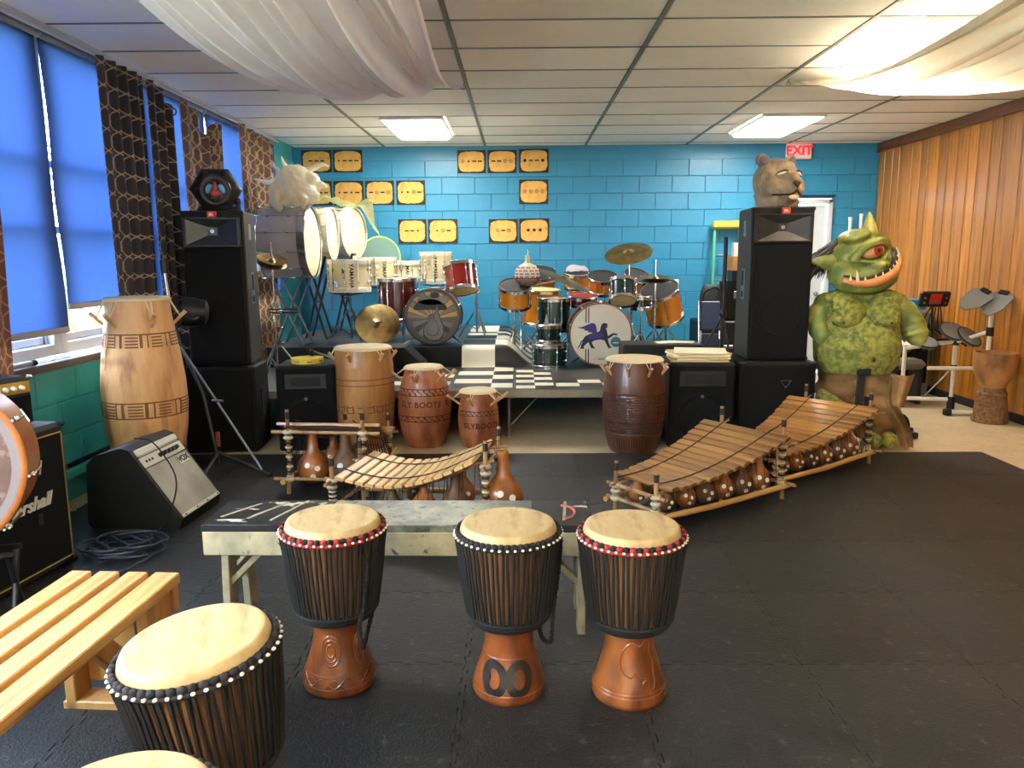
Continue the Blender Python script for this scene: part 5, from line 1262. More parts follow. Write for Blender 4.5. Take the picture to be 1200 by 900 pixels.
# green family
drum('small_drum', 'low dark green snare sized drum on the stage left of the griffin bass drum', T(.30, 7.66, LOW), .165, .21, m_green, m_chrome, m_whitehead, m_whitehead, 8, 'dark green drums')
d2 = drum('small_drum', 'smaller dark green drum stacked on the low green drum, metal cone on top', T(.29, 7.68, LOW+.243), .122, .155, m_green, m_chrome, m_whitehead, m_whitehead, 6, 'dark green drums')
tag(B().at(T(.27, 7.66, LOW+.415)).lathe([(.028, 0), (.018, .03), (.008, .08), (.003, .1)], 16).build('metal_cone', m_steel), 'small pale metal cone standing on the stacked dark green drum', 'cone')
ft = drum('floor_tom', 'dark green floor tom on steel legs behind the stacked green drums', T(.365, 8.12, .72), .17, .32, m_green, m_chrome, m_coated, m_whitehead, 8, 'dark green drums')
for k in range(3):
    a = rad(30+120*k); B().tube([(.18*math.cos(a), .18*math.sin(a), .14), (.18*math.cos(a), .18*math.sin(a), -.2), (.2*math.cos(a), .2*math.sin(a), -.319)], .006, 6).build('leg', m_chrome, ft)
drum('rack_tom', 'dark green rack tom tipped forward above the griffin bass drum, showing its pale lower head', T(1.03, 7.72, 1.045) @ AX((.05, .5, .86)), .128, .2, m_green, m_chrome, m_whitehead, m_coated, 6, 'dark green drums')
drum('small_drum', 'shallow dark green snare between the griffin bass drum and the big orange tom', T(1.235, 7.86, .955), .098, .11, m_green, m_chrome, m_whitehead, m_whitehead, 6, 'dark green drums')
B_ = B().cyl((1.0, 7.8, 1.0), (.95, 7.86, 1.08), .012).cyl((.93, 7.86, 1.02), (.95, 7.88, 1.12), .012)
tag(B_.build('tom_mount', m_chrome), 'chrome tom mount between the griffin bass drum and the tipped green tom', 'mount')
rd = drum('snare_drum', 'red shallow drum lying behind the top of the griffin bass drum', T(.66, 8.24, .985) @ AX((.05, -.2, 1)), .15, .08, m_redshell, m_chrome, mat('red_drumhead', lin(196, 60, 54), .45), m_whitehead, 8)
stand('snare_stand', 'chrome stand under the red shallow drum', .66, 8.26, LOW, .975, .24, 40, group='chrome drum stands')
stand('snare_stand', 'chrome stand under the shallow green snare', 1.24, 7.88, LOW, .94, .22, 70, group='chrome drum stands')
# amber toms
TOM = [('amber tom with dark mesh head carrying the beaded gourd', (-.045, 8.06, 1.00), (.02, -.38, .92), .165, .20, m_meshhead),
       ('tall amber drum with yellowed head behind the dark green floor tom', (.24, 8.52, .76), (.03, -.08, 1), .205, .36, m_coated),
       ('amber tom with dark mesh head under the low crash cymbal', (.24, 8.98, 1.17), (.05, -.4, .9), .17, .14, m_meshhead),
       ('amber tom under a lumpy white cloth cover right of the low crash cymbal', (.66, 8.9, 1.13), (0, -.2, 1), .145, .16, m_meshhead),
       ('amber tom with dark mesh head above the griffin bass drum', (.905, 8.5, 1.12), (0, -.38, .92), .155, .15, m_meshhead),
       ('amber tom with dark mesh head tucked between the tipped green tom and the hi-hat', (1.30, 8.86, 1.13), (.2, -.5, .85), .15, .15, m_meshhead),
       ('largest amber tom with dark mesh head tilted at the right end of the kit', (1.57, 8.32, .84), (-.30, -.42, .86), .195, .33, m_meshhead)]
for lab, c, ax, R0, D, hd_ in TOM: drum('orange_tom', lab, T(*c) @ AX(ax), R0, D, m_orange, m_chrome, hd_, m_whitehead, 6, 'amber toms')
for x, y, zt, ph, lab in ((-.05, 8.18, 1.0, 10, 'chrome stand under the far left amber tom'), (.24, 8.56, .76, 50, 'chrome stand under the tall amber drum'), (.26, 9.06, 1.15, 30, 'chrome stand under the amber tom below the low crash cymbal'), (.66, 8.98, 1.12, 80, 'chrome stand under the cloth covered amber tom'), (.95, 8.62, 1.1, 20, 'chrome stand under the amber tom above the griffin bass drum'), (1.30, 8.98, 1.1, 40, 'chrome stand under the amber tom behind the hi-hat'), (1.60, 8.44, .84, 15, 'chrome stand under the largest amber tom')):
    stand('tom_stand', lab, x, y, LOW, zt, .24, ph, group='chrome drum stands')
def lump(u, v):
    a = 2*PI*u; q = .13*math.sin(PI*.5*v)**.6; z = .07*math.cos(PI*.5*v)+.03*mnoise.noise(Vector((3*math.cos(a)*v, 3*math.sin(a)*v, 1)))
    return (q*math.cos(a), q*math.sin(a), z+.01)
tag(B().at(T(.66, 8.86, 1.305)).grid(lump, 24, 12, True).build('white_cover', m_cloth), 'lumpy white cloth resting on the amber tom right of the low crash cymbal', 'cloth')
# shekere
sk = thing('beaded_gourd', 'beaded gourd shaker netted in red, white and black, neck up on an amber tom', 'shaker', (.09, 7.94, 1.19), 0, M=T(.085, 7.95, 1.185))
B().lathe([(.001, 0), (.07, .012), (.115, .06), (.128, .11), (.11, .17), (.07, .215), (.03, .235), (.02, .28), (.024, .31), (.001, .312)], 28, False, False).build('gourd', mat('pale_gourd', lin(214, 196, 160), .5), sk)
bb = B()
for j in range(13):
    z = .015+j*.0155; r_ = interp([(0, .05), (.012, .072), (.06, .117), (.11, .130), (.17, .112), (.215, .072)], z); n_ = int(max(10, r_*2*PI/.02))
    for k in range(n_):
        a = 2*PI*(k+.5*(j % 2))/n_; bb.mat([2, 2, 2, 1, 2, 1, 0, 1, 0, 1, 0, 1, 0][j] if (k % 3 or j < 5) else 0).sph((r_*math.cos(a), r_*math.sin(a), z), .0078, 6, 4)
bb.build('bead_net', [mat('white_bead', lin(230, 222, 214), .3), mat('red_bead', lin(150, 36, 44), .3), mat('black_bead', lin(20, 18, 20), .3)], sk, 60, kind='stuff')
B().tube([(0, 0, .3), (.008, 0, .34), (.003, 0, .37)], [.008, .006, .003], 6).build('bead_tassel', m_white, sk)
# cymbals and stands
cymbal('cymbal', 'high bronze ride cymbal tilted against the blue wall', (1.115, 8.0, 1.525), (-.17, -.42, .89), .245)
stand('cymbal_stand', 'chrome stand carrying the high ride cymbal', 1.14, 8.06, LOW, 1.54, .26, 0, group='chrome drum stands')
cymbal('cymbal', 'low bronze crash cymbal hanging steeply above the amber toms', (.475, 8.0, 1.255), (.4, -.12, .91), .285)
stand('cymbal_stand', 'chrome boom stand carrying the low crash cymbal', .02, 8.42, LOW, 1.16, .26, 30, arm=[(.475, 8.0, 1.25)], group='chrome drum stands')
cymbal('hihat_cymbals', 'thin pair of hi-hat cymbals at the right end of the kit', (1.40, 8.0, 1.248), (0, -.1, 1), .16, stack=2)
stand('hihat_stand', 'chrome hi-hat stand at the right end of the kit', 1.40, 8.0, LOW, 1.44, .24, 30, hub=.3, group='chrome drum stands')
# black road case with sheet music at the stage edge
rc = thing('road_case', 'long low black road case on the stage right of the griffin bass drum', 'case', (1.30, 7.12, LOW))
B().box((0, 0, .145), (.72, .36, .29), .01).build('case_body', m_black, rc, 0); B().box((0, -.182, .17), (.1, .012, .03), .004).build('case_handle', m_steel, rc, 0)
for k in range(3): tag(B().at(T(1.38+.05*k, 7.12-.02*k, LOW+.2925+.003*k) @ RZ(10-14*k)).box((0, 0, 0), (.24, .16, .002)).build('sheet_music', m_paper, None, 0), ['white sheet music lying lowest on the black road case', 'white sheet music in the middle on the black road case', 'white sheet music uppermost on the black road case'][k], 'paper', 'sheet music on the road case')

# ------------------------------------------------------------------ window side drums on the riser
sw = drum('bass_drum', 'small bass drum with a painted sunburst and teardrop on its dark front head', T(-.87, 8.08, .893) @ RX(90), .272, .34, m_redshell, m_blackhoop, mat('grey_painted_head', lin(92, 86, 80), .5, var=.12, vs=4), m_black, 8, hh=.045)
pa = B().at(T(0, 0, .3505)); r = random.Random(2)
def pol(a, q): return (.0+q*math.cos(rad(a)), -.02+q*math.sin(rad(a)))
for k in range(12):
    a0 = 6+k*14.5; a1 = a0+12; pa.mat(0 if k % 2 == 0 else 1)
    def clip(a): 
        for q in range(60, 0, -1):
            x, y = pol(a, q*.0045)
            if math.hypot(x, y) < .252: return q*.0045
        return .1
    pa.flat([pol(a0, .05), pol(a0, clip(a0)), pol((a0+a1)/2, clip((a0+a1)/2)), pol(a1, clip(a1)), pol(a1, .05)])
for k in range(9):
    a0 = 188+k*18; pa.mat(2 if k % 2 else 3); pa.flat([pol(a0, .05), pol(a0, .2), pol(a0+8, .212), pol(a0+16, .2), pol(a0+16, .05)])
pa.at(T(0, 0, .3512)).mat(4).flat([(-.02+.17*math.cos(2*PI*k/40), .125+.055*math.sin(2*PI*k/40)-.04*abs(math.cos(2*PI*k/40))**2) for k in range(40)])
pa.mat(5).flat([(-.0+.15*math.cos(2*PI*k/40), .168+.05*math.sin(2*PI*k/40)) for k in range(40)])
pa.at(T(0, 0, .3518)).mat(4).flat([(.03+.045*math.cos(2*PI*k/24), .215+.03*math.sin(2*PI*k/24)) for k in range(24)])
td = [(.07, .13), (.075, .06), (.1, -.02), (.13, -.1), (.13, -.17), (.09, -.23), (.03, -.245), (-.03, -.23), (-.07, -.18), (-.07, -.12), (-.03, -.06), (.03, -.0), (.055, .06)]
pa.mat(3).flat([(x-.02, y) for x, y in td])
pa.build('painted_sunburst', [mat('ochre_ray', lin(190, 150, 70), .5), mat('taupe_ray', lin(128, 112, 100), .5), mat('charcoal_ray', lin(58, 56, 54), .5), mat('slate_ray', lin(112, 108, 104), .5), mat('black_print', lin(24, 23, 23), .5), mat('grey_sky', lin(120, 114, 104), .5)], sw, 0, recalc=False)
B().at(T(0, 0, .353)).tube([(x-.02, y, 0) for x, y in td], .006, 5, closed=True).at(T(0, 0, .353)).tube([((x-.03)*.6, (y+.1)*.55-.11, 0) for x, y in td], .004, 5, closed=True).build('teardrop_outline', m_blackhoop, sw)
for s_ in (-1, 1): B().cyl((s_*.18, -.2, .25), (s_*.31, -.287, .34), .008, n=8).build('spur', m_chrome, sw)
rf = drum('floor_tom', 'maroon floor tom behind the leaning cymbals', T(-1.30, 8.34, .82), .205, .43, m_maroon, m_chrome, m_whitehead, m_whitehead, 8, 'red drums')
for k in range(3):
    a = rad(50+120*k); B().cyl((.215*math.cos(a), .215*math.sin(a), .12), (.215*math.cos(a), .215*math.sin(a), -.217), .006, n=6).build('leg', m_chrome, rf)
drum('rack_tom', 'bright red rack tom tipped toward the viewer against the blue wall', T(-.60, 8.24, 1.13) @ AX((-.12, .30, .93)), .172, .27, m_redshell, m_chrome, m_whitehead, m_coated, 8, 'red drums')
stand('tom_stand', 'grey steel stand carrying the bright red rack tom', -.47, 8.56, UP, 1.3, .2, 60, arm=[(-.55, 8.42, 1.25)], mt=m_steel, group='chrome drum stands')
def vtext(t, R0, z0, th, size):
    v_, f_ = text2d('YAMAHA', size, 0, .0012, spacing=1.05)
    me = bpy.data.meshes.new('w'); me.from_pydata(v_, [], f_); bm = bmesh.new(); bm.from_mesh(me); bmesh.ops.triangulate(bm, faces=bm.faces); bm.verts.index_update()
    pv = [tuple(v.co) for v in bm.verts]; pf = [tuple(v.index for v in f.verts) for f in bm.faces]; bm.free(); bpy.data.meshes.remove(me)
    B().add(wrap([(y, z0-x) for x, y, _ in pv], lambda z: R0, rad(th), .0025), pf).build('maker_lettering', m_ink, t, 0)
for i, (x, y, z0, z1, R0, th, lab) in enumerate([(-1.745, 8.0, 1.155, 1.445, .205, -72, 'white marching snare nearest, in front of the pearl grey bass drum'), (-1.59, 8.78, 1.2, 1.465, .2, -60, 'white marching snare half hidden behind the nearest white snare'), (-1.35, 9.14, 1.26, 1.42, .19, -70, 'white marching snare showing only its rim over the maroon floor tom'), (-.925, 8.72, 1.21, 1.52, .172, -88, 'tall white marching drum behind the sunburst bass drum')]):
    d = drum('marching_snare', lab, T(x, y, z0), R0, z1-z0, m_whiteshell, m_whitehoop, m_whitehead, m_whitehead, 10, 'white marching drums', hh=.045)
    vtext(d, R0, (z1-z0)*.5, th, .058)
    B().at(RZ(th)).box((0, 0, 0), (.001, .001, .001)).at(RZ(th-22)).box((R0+.006, 0, (z1-z0)*.68), (.012, .035, .05), .004).box((R0+.006, 0, (z1-z0)*.45), (.01, .014, .014), .003).at(RZ(th-45)).box((R0+.01, 0, .06), (.02, .05, .07), .008).build('strainer', m_chrome, d, 0)
    s = stand('snare_stand', ['grey tube stand under the nearest white marching snare', 'grey tube stand under the half hidden white snare', 'grey tube stand under the white snare behind the maroon floor tom', 'grey tube stand under the tall white marching drum'][i], x, y, UP, z0-.02, .26, 200+40*i, mt=m_gunmetal, hub=.34, group='grey drum stands')
    bk = B()
    for k in range(3):
        a = rad(90+120*k); bk.tube([(0, 0, z0-.06-UP), (R0*.8*math.cos(a), R0*.8*math.sin(a), z0-.03-UP), (R0*1.05*math.cos(a), R0*1.05*math.sin(a), z0-UP+.0)], .009, 6)
    bk.build('basket', m_gunmetal, s)
def xstand(label, x, y, zt, wx, wy, mt):
    t = thing('scissor_stand', label, 'stand', (x, y, UP), 0, 'scissor drum stands'); h = zt-UP
    for sy in (-1, 1):
        for sx_ in (-1, 1):
            a, c = Vector((sx_*wx, sy*wy, h)), Vector((-sx_*wx*.8, sy*wy, .012)); d = c-a
            B().at(T(*((a+c)/2)) @ AX(d)).box((0, 0, 0), (.022, .03, d.length), .004).build('cross_bar', mt, t, 0)
    B().cyl((0, -wy, h*.45), (0, wy, h*.45), .009).cyl((wx, -wy, h), (wx, wy, h), .014).cyl((-wx, -wy, h), (-wx, wy, h), .014).cyl((wx*.8, -wy, .014), (wx*.8, wy, .014), .012).build('spreader_bar', mt, t)
    return t
BDS = [('large pearl grey marching bass drum with white heads beside the window curtains', T(-2.545, 7.80, 1.632) @ AX((1, 0, 0)), .343, .47, m_greyshell), ('white marching bass drum squeezed behind the pearl grey one', T(-2.38, 8.5, 1.735) @ AX((1, 0, 0)), .272, .34, m_whiteshell), ('white marching bass drum turned most toward the viewer, under the yellow net', T(-2.18, 9.2, 1.765) @ AX((.955, -.30, 0)), .285, .26, m_whiteshell)]
for lab, M, R0, D, sh in BDS: drum('marching_bass_drum', lab, M, R0, D, sh, m_chrome if sh is m_greyshell else m_whitehoop, m_whitehead, m_whitehead, 12, 'marching bass drums', hh=.07)
xstand('black scissor stand under the pearl grey marching bass drum', -2.30, 7.86, 1.33, .17, .17, m_gunmetal)
xstand('black scissor stand under the squeezed white marching bass drum', -2.21, 8.5, 1.50, .14, .14, m_black)
xstand('black scissor stand under the white bass drum turned to the viewer', -2.05, 9.13, 1.52, .13, .14, m_black)
for i, (x, y, z, ax, lab) in enumerate([(-1.475, 7.9, .812, (.30, -.86, .34), 'front orchestral crash cymbal leaning with its leather strap, before the maroon floor tom'), (-1.43, 7.975, .818, (.33, -.86, .34), 'rear orchestral crash cymbal leaning behind its twin')]):
    c = cymbal('crash_cymbal', lab, (x, y, z), ax, .205, 'orchestral crash cymbals')
    if i == 0: B().tube(spline([(0, 0, .03), (.03, .01, .05), (.06, .03, .045), (.05, .05, .03)], 5), .008, 6).build('leather_strap', mat('black_leather', lin(28, 24, 22), .5), c)
wd = thing('wedge_monitor', 'black wedge monitor on the stage behind the larger lettered drum', 'speaker', (-1.18, 7.15, LOW))
B().at(Matrix(((0, 1, 0, 0), (0, 0, 1, -.17), (1, 0, 0, 0), (0, 0, 0, 1)))).prism([(0, -.3), (.27, -.3), (.27, .13), (.1, .3), (0, .3)], 0, .34).build('cabinet_body', m_cabinet, wd, 30)
B().at(T(.21, -.0, .19) @ RY(44)).box((0, 0, 0), (.22, .3, .008), .002).build('grille', m_grille, wd, 0)
# hi-hat by the window side speaker
hh = stand('hihat_stand', 'thin chrome hi-hat stand behind the window side loudspeaker', -2.235, 7.05, LOW, 1.62, .24, 10, group='chrome drum stands', hub=.3)
B().at(T(.03, 0, .62)).box((.06, 0, 0), (.26, .05, .012), .004).box((.06, 0, -.03), (.26, .05, .012), .004).build('jingle_bar', m_black, hh, 0)
for k in range(4): B().cyl((-.03+.07*k, 0, .604), (-.03+.07*k, 0, .606), .022, n=14).build('jingle', m_chrome, hh)
for k in range(3): B().cyl((-.02, 0, .3+.14*k), (.06, -.02, .31+.14*k), .007, n=6).sph((.065, -.02, .31+.14*k), .014, 8, 6).build('wing_screw', m_chrome, hh)
cymbal('hihat_cymbals', 'small domed hi-hat cymbals tilted beside the window side loudspeaker', (-2.235, 7.05, 1.455), (.28, -.3, .92), .135, stack=2)

# plastic wrapped creature head and net
m_wrap = mat('cloudy_plastic_wrap', lin(232, 226, 206), .25, var=.06, vs=6, bump=1, bs=20, coat=.5, translucent=.45, col2=None, col3=lin(226, 202, 176), vs3=12, lo3=.56, hi3=.8)
m_palehorn = mat('pale_horn', lin(232, 226, 206), .35, coat=.4)
ch = thing('wrapped_creature_head', 'pale horned creature head wrapped in cloudy plastic on the pearl grey bass drum', 'mask', (-2.2, 7.8, 1.985), 10)
f = B()
def wr_(c, r_, sd):
    def fn(u, v):
        d = Vector((math.sin(PI*v)*math.cos(2*PI*u), math.sin(PI*v)*math.sin(2*PI*u), math.cos(PI*v)))
        k = 1+.09*mnoise.noise(d*4+Vector((sd, 0, 0)))+.05*mnoise.noise(d*9); return (c[0]+r_[0]*d.x*k, c[1]+r_[1]*d.y*k, c[2]+r_[2]*d.z*k)
    return fn
for c, r_, sd in (((0, 0, .2), (.2, .18, .2), 1), ((.09, -.06, .12), (.15, .15, .12), 2), ((-.13, -.02, .12), (.13, .13, .13), 3), ((.15, -.05, .23), (.1, .1, .1), 4), ((0, -.02, .3), (.15, .12, .1), 5)): f.grid(wr_(c, r_, sd), 24, 16, True)
f.tube([(.2, -.06, .2), (.27, -.09, .2), (.31, -.1, .18)], [.05, .035, .012], 10)
f.tube([(-.17, -.14, .14), (-.19, -.16, .02), (-.12, -.17, -.05)], [.05, .06, .03], 10)
f.tube([(.05, -.16, .12), (.1, -.2, .05), (.08, -.2, -.03)], [.05, .045, .02], 10)
blob('wrapped_head', f, m_wrap, ch, .011, 2)
for pts, r0 in (([(.1, 0, .33), (.18, 0, .37), (.27, -.01, .4), (.33, -.01, .385)], .04), ([(-.06, -.04, .36), (-.1, -.05, .42), (-.11, -.05, .47)], .025), ([(-.13, -.04, .33), (-.18, -.05, .37), (-.19, -.05, .42)], .022), ([(-.16, -.02, .24), (-.27, -.02, .23), (-.38, -.02, .26)], .04)):
    P = spline(pts, 6); B().tube(P, [r0*(1-.8*i/(len(P)-1)) for i in range(len(P))], 10).build('horn', m_palehorn, ch)
m_net = mat('yellow_green_net', lin(222, 220, 164), .6, var=.08, vs=20, translucent=.5, alpha=.6)
m_netrim = mat('lime_net_rim', lin(190, 220, 96), .5)
nb = thing('mesh_net', 'yellow green mesh net draped over the white marching bass drums', 'net', (-2.0, 9.2, 1.85))
def net(u, v):
    x = lerp(-.3, .3, u); y = lerp(-.16, .34, v)
    z = .27+.04*math.sin(u*7+v*2)+.02*math.sin(v*9+u*3)-.34*smooth((u-.62)/.38)*smooth((v-.25)/.3)+.04*mnoise.noise(Vector((u*6, v*6, 0)))
    return (x, y, z)
B().grid(net, 30, 24).build('net_cloth', m_net, nb, 80, recalc=False)
B().tube([Vector(net(k/12, .02+k/13)) for k in range(13)], .006, 5).build('net_rim', m_netrim, nb)
dM = T(.33, .22, -.36) @ AX((.35, -.9, .1))
B().at(dM).lathe([(.235, 0), (.12, .012), (.001, .018)], 36, False, False).build('net_disc', mat('pale_green_mesh', lin(176, 200, 160), .6, translucent=.4, alpha=.45), nb); B().at(dM).ring(.24, .009, 0, 40, 6).build('net_disc_rim', m_netrim, nb)
B().tube([(.33, .23, -.12), (.29, .2, -.02), (.25, .18, .06)], .005, 5).build('net_tie', m_netrim, nb)

# ------------------------------------------------------------------ clutter between the kit and the door
sd_ = thing('speaker_tripod', 'black tripod speaker pole standing beside the tall right loudspeaker', 'stand', (1.72, 7.3, LOW-.0), 0)
B().cyl((.2, 0, .5), (.2, 0, 1.25), .019).cyl((.2, 0, .06), (.2, 0, .5), .016).build('pole', m_black, sd_)
B().sph((.2, 0, .54), (.035, .035, .05), 12, 8).build('hub', m_black, sd_)
for dx, dy in ((-.3, -.05), (.12, .34), (.1, -.33)):
    zt = .012 if .2+dx < .0 else .012-LOW+.0
    zt = .012 if 1.72+.2+dx < 1.69 else .012-LOW
    B().cyl((.2, 0, .52), (.2+dx, dy, zt), .011, n=8).build('leg', m_black, sd_)
m_fiber = mat('green_fibreglass_rail', lin(44, 150, 110), .45); m_yellow = mat('yellow_ladder_cap', lin(238, 196, 40), .4)
ld = thing('step_ladder', 'green step ladder with a yellow top leaning against the blue wall', 'ladder', (2.56, 9.45, 0), 0, M=T(2.56, 9.42, 0) @ RX(-9))
for s_ in (-1, 1): B().tube([(s_*.24, 0, .02), (s_*.15, 0, 1.84)], .022, 4).build('rail', m_fiber, ld, 0)
for k in range(5): B().box((0, -.01, .3+.3*k), (.44-.035*k, .06, .02), .003).build('tread', m_steel, ld, 0)
B().box((0, -.02, 1.87), (.36, .13, .08), .012).build('top_cap', m_yellow, ld, 0)
tr = thing('storage_chest', 'black storage chest on the floor at the stage end', 'chest', (2.25, 8.62, 0)); B().box((0, 0, .39), (.6, .5, .78), .015).build('chest_body', m_black, tr, 0); B().box((0, -.255, .5), (.14, .02, .04), .006).build('chest_handle', m_steel, tr, 0)
rb = thing('ribbed_case', 'black ribbed hard case standing on the storage chest', 'case', (2.33, 8.5, .781)); cs = B().box((0, 0, .21), (.26, .2, .42), .02)
for k in range(6): cs.box((-.1+.04*k, -.102, .21), (.016, .012, .36), .004)
cs.build('case_body', m_cabinet, rb, 0); B().box((.0, -.115, .28), (.04, .02, .08), .006).build('case_latch', m_steel, rb, 0)
def bagf(u, v):
    a = 2*PI*u; q = math.sin(PI*v)**.5; return (.19*q*math.cos(a)*(1+.12*mnoise.noise(Vector((math.cos(a)*2, math.sin(a)*2, v*3)))), .13*q*math.sin(a), .13*(1-math.cos(PI*v))*.5*2*.55+.02*math.sin(a*3)*q)
bgM = T(2.12, 8.55, .785); bg_ = thing('soft_bag', 'slumped black soft bag lying on the storage chest', 'bag', (2.12, 8.52, .783))
B().at(SC(.72, 1, 2.6)).grid(bagf, 28, 14, True).build('bag_body', mat('black_nylon', lin(30, 30, 33), .6, bump=.4, bs=40), bg_, 80); B().tube(spline([(-.12, -.1, .2), (-.13, -.15, .3), (-.02, -.16, .36), (.06, -.12, .3)], 6), .01, 6).build('bag_strap', m_rubber, bg_)
fc = thing('folded_chair', 'folded navy chair with steel frame leaning before the storage chest', 'chair', (2.0, 8.16, 0), 0, M=T(2.04, 8.14, 0) @ RX(-8))
B().box((0, 0, .86), (.2, .03, .3), .01).build('backrest', mat('navy_vinyl', lin(36, 56, 84), .45), fc, 0); B().box((0, .03, .5), (.22, .03, .34), .01).build('seat', MATS.get('n') or mat('navy_seat_vinyl', lin(32, 50, 76), .45), fc, 0)
for s_ in (-1, 1): B().cyl((s_*.125, 0, .012), (s_*.125, 0, 1.02), .011).build('frame_tube', m_chrome, fc); B().cyl((s_*.10, .05, .012), (s_*.10, .02, .7), .01).build('leg', m_chrome, fc)
m_cardb = mat('brown_cardboard', lin(188, 140, 88), .8, var=.06, vs=6)
sb = tag(B().box((2.40, 8.5, 1.202+.06), (.22, .2, .118), .006).build('equipment_box', m_black, None, 0), 'small black equipment box on top of the ribbed case', 'box')
tag(B().box((2.40, 8.48, 1.322+.075), (.24, .24, .15), .003).build('cardboard_box', m_cardb, None, 0), 'open brown cardboard box on the small black equipment box', 'box')
tag(B().box((2.35, 8.5, 1.473+.07), (.07, .1, .14), .003).build('white_carton', m_white, None, 0), 'shorter white carton standing on the cardboard box', 'carton', 'white cartons'); tag(B().box((2.455, 8.5, 1.473+.085), (.085, .12, .17), .003).build('white_carton', m_white, None, 0), 'taller white carton standing on the cardboard box', 'carton', 'white cartons')
for i, (x, h) in enumerate(((4.02, 1.93), (4.15, 1.97))):
    tag(B().cyl((x, 9.6, 0), (x, 9.6, h-.03), .02, n=12).cyl((x, 9.6, h-.03), (x, 9.6, h), .024, n=12).build('white_tube', m_white), ['shorter of two white tubes standing behind the ogre', 'taller of two white tubes standing behind the ogre'][i], 'tube', 'white tubes behind the ogre')

# ------------------------------------------------------------------ electronic drum set and keyboard corner
m_pad = mat('grey_rubber_pad', lin(122, 124, 124), .6); m_greyp = mat('grey_equipment_plastic', lin(118, 116, 110), .5, var=.08, vs=5)
ed = thing('electronic_drum_rack', 'white tube electronic drum rack with grey pads beside the wood wall', 'drum set', (4.0, 7.3, 0))
P = lambda x, y, z: (x-4.0, y-7.3, z)
tb_ = lambda n_, a, c, r_=.019: B().cyl(P(*a), P(*c), r_, n=14).build(n_, m_white, ed)
tb_('rack_tube', (4.18, 7.4, .10), (4.18, 7.4, .72)); tb_('rack_tube', (4.30, 7.08, .3), (4.30, 7.08, .95)); tb_('rack_tube', (3.93, 7.4, .40), (4.36, 7.36, .40)); tb_('rack_tube', (3.72, 7.5, .09), (4.2, 7.4, .09)); tb_('rack_tube', (3.98, 7.1, .03), (4.33, 7.05, .03)); tb_('rack_tube', (4.30, 7.08, .03), (4.30, 7.08, .32)); tb_('rack_tube', (4.18, 7.4, .65), (4.30, 7.08, .78))
tb_('rack_tube', (3.75, 7.5, .03), (3.75, 7.5, .6)); tb_('rack_tube', (3.75, 7.5, .58), (4.18, 7.4, .66))
for a_, c_, r_ in (((4.18, 7.4, .38), (4.18, 7.4, .43), .03), ((4.30, 7.08, .74), (4.30, 7.08, .82), .032), ((4.18, 7.4, .62), (4.18, 7.4, .7), .03), ((4.18, 7.4, .0), (4.18, 7.4, .12), .035), ((3.75, 7.5, .0), (3.75, 7.5, .1), .03)): B().cyl(P(*a_), P(*c_), r_).build('rack_clamp', m_black, ed)
for c_ in ((3.98, 7.09, .03), (4.30, 7.08, .02)): B().box(P(*c_), (.06, .07, .06), .01).build('rubber_foot', m_rubber, ed, 0)
B().cyl(P(3.95, 7.45, .12), P(4.16, 7.4, .39), .007, n=8).build('brace', m_steel, ed)
md = B().at(T(*P(3.95, 7.42, 1.06)) @ RX(18)); md.box((0, 0, 0), (.28, .05, .15), .012); mo = md.build('drum_module', m_black, ed, 0)
B().at(T(*P(3.95, 7.42, 1.06)) @ RX(18)).box((0, -.027, .01), (.11, .008, .1), .003).build('red_control_panel', m_red, mo, 0)
kb = B().at(T(*P(3.95, 7.42, 1.06)) @ RX(18))
for q in (-.1, .1):
    for w__ in (-.03, .02): kb.cyl((q, -.024, w__), (q, -.034, w__), .011, n=10)
kb.cyl((0, -.03, -.015), (0, -.042, -.015), .02, n=14).build('knobs', m_greyp, mo)
B().cyl(P(3.95, 7.44, .99), P(3.98, 7.46, .62), .011).cyl(P(3.9, 7.46, .66), P(4.18, 7.4, .68), .011).build('module_arm', m_black, ed)
for (x, y, z), nr, r_ in (((4.10, 7.32, .765), (.1, -.62, .78), .118), ((4.235, 7.28, .715), (.3, -.62, .74), .118), ((3.87, 7.36, .662), (.05, -.42, .9), .112)):
    o = B().at(T(*P(x, y, z)) @ AX(nr)).lathe([(r_*.9, -.03), (r_, -.012), (r_, 0), (r_*.95, .006), (.001, .007)], 32).build('drum_pad', m_pad, ed); B().at(T(*P(x, y, z)) @ AX(nr)).ring(r_, .006, 0, 32, 6).build('pad_rim', m_rubber, o)
    B().cyl(P(x, y+.03, z-.03), P(x+.03, y+.1, z-.1), .01).cyl(P(x+.03, y+.1, z-.1), P(4.18, 7.4, .68), .009).build('pad_arm', m_black, ed)
for (x, y, z), nr, rz_ in (((4.12, 7.05, 1.075), (-.25, -.6, .75), 25), ((4.27, 6.98, 1.045), (-.45, -.45, .75), 30)):
    o = B().at(T(*P(x, y, z)) @ AX(nr) @ RZ(rz_)).prism([(.15, .05), (.1, .1), (-.06, .09), (-.16, .03), (-.16, -.03), (-.06, -.09), (.1, -.1), (.15, -.05)], -.006, .008).build('cymbal_pad', m_pad, ed, 30)
    B().at(T(*P(x, y, z)) @ AX(nr) @ RZ(rz_)).box((.13, 0, .016), (.05, .09, .02), .006).build('pad_clip', m_black, o, 0)
    B().cyl(P(x+.02, y+.01, z-.01), P(4.30, 7.08, .93), .012).build('cymbal_arm', m_black, ed)
bl_ = B()
for k in range(5): bl_.tube(spline([P(3.95+.02*k, 7.45, 1.0), P(3.86+.05*k, 7.4, .85-.03*k), P(4.0+.05*k, 7.42, .72)], 6), .006, 5)
bl_.build('cable_loom', m_rubber, ed)
gd = thing('goblet_drum', 'bare wooden goblet drum shell with carved stem beside the wood wall', 'drum', (4.20, 6.80, 0))
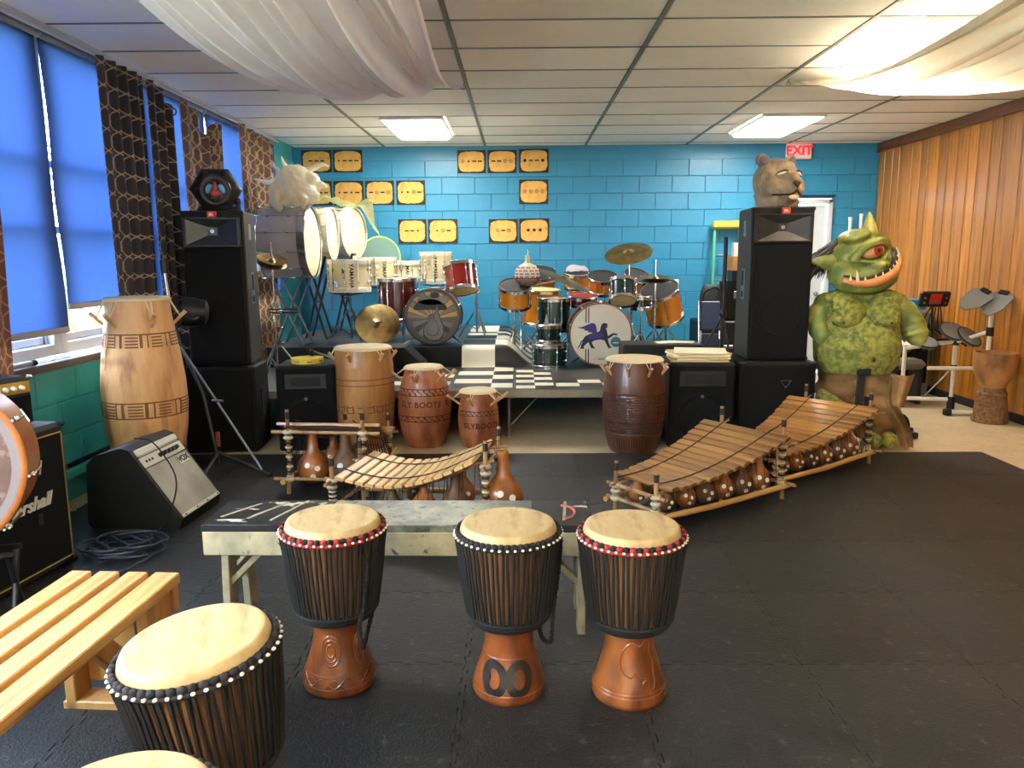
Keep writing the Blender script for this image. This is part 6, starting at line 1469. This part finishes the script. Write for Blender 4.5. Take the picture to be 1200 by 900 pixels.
m_goblet = wood('pale_brown_goblet_wood', lin(176, 126, 76), lin(132, 86, 46), .45, vs=6, st=(1, 1, .5), col3=lin(104, 66, 34), vs3=7, lo3=.6, hi3=.75)
m_carv = mat('rough_carved_stem', lin(140, 100, 60), .75, col2=lin(84, 54, 30), vs=40, bump=1, bs=60)
B().lathe([(.10, .315), (.115, .36), (.15, .42), (.168, .5), (.175, .6), (.176, .625), (.16, .625), (.155, .55), (.12, .42), (.001, .38)], 44, False, False).build('bowl', m_goblet, gd)
def stemf(u, v):
    a = 2*PI*u; z = .315*v; r_ = interp([(0, .145), (.02, .148), (.06, .138), (.2, .122), (.27, .11), (.315, .10)], z)+(.006*mnoise.noise(Vector((math.cos(a)*6, math.sin(a)*6, z*40))) if z < .25 else 0)
    if .25 < z < .275: r_ += .008
    return (r_*math.cos(a), r_*math.sin(a), z)
B().grid(stemf, 64, 40, True).add([(.145*math.cos(2*PI*i/32), .145*math.sin(2*PI*i/32), 0) for i in range(32)], [tuple(range(32))]).build('carved_stem', m_carv, gd)
ka = thing('keyboard_amplifier', 'grey keyboard amplifier on the floor behind the electronic drum rack', 'amplifier', (4.05, 8.3, 0), 0); B().box((0, 0, .46), (.55, .42, .9), .03).build('cabinet_body', m_greyp, ka, 0); B().box((0, -.212, .45), (.47, .01, .62), .004).build('grille', m_grille, ka, 0)
tag(B().box((4.05, 8.28, .912+.05), (.42, .25, .1), .004).build('blue_box', mat('bright_blue_card', lin(40, 150, 216), .5), None, 0), 'bright blue box on the grey keyboard amplifier', 'box')
ky = thing('stage_keyboard', 'grey stage keyboard with white keys on a stand behind the ogre', 'keyboard', (3.62, 7.98, 0), 0)
B().at(T(0, 0, .58) @ RX(22)).box((0, 0, 0), (.74, .3, .07), .015).build('keyboard_body', m_greyp, ky, 0)
for k in range(17): B().at(T(0, 0, .58) @ RX(22)).box((-.34+k*.0425, -.07, .04), (.039, .14, .018), .003).build('white_key', m_white, ky, 0)
for k in [q for q in range(16) if q % 7 not in (2, 6)]: B().at(T(0, 0, .58) @ RX(22)).box((-.319+k*.0425, -.03, .054), (.02, .085, .016), .003).build('black_key', m_knob, ky, 0)
bt = B()
for i in range(8):
    for j in range(3): bt.box((-.3+.085*i, .06+.03*j, .038), (.05, .018, .008), .002)
bt.at(T(0, 0, .58) @ RX(22)); bt2 = B().at(T(0, 0, .58) @ RX(22))
for i in range(8):
    for j in range(3): bt2.box((-.3+.085*i, .045+.035*j, .038), (.05, .02, .008), .002)
bt2.build('buttons', m_white, ky, 0)
for s_ in (-1, 1): B().cyl((s_*.3, -.15, .012), (s_*.3, .15, .55), .014).build('leg', m_black, ky); B().cyl((s_*.3, .15, .012), (s_*.3, -.1, .5), .014).build('leg', m_black, ky)
sb_ = thing('padded_stool', 'grey padded stool in front of the stage keyboard, behind the ogre arm', 'stool', (3.78, 7.72, 0)); B().box((0, 0, .40), (.5, .26, .1), .04).build('seat', mat('grey_seat_vinyl', lin(116, 112, 106), .5), sb_, 40)
for s_ in (-1, 1): B().box((s_*.2, 0, .18), (.04, .22, .35), .006).build('leg', m_black, sb_, 0)
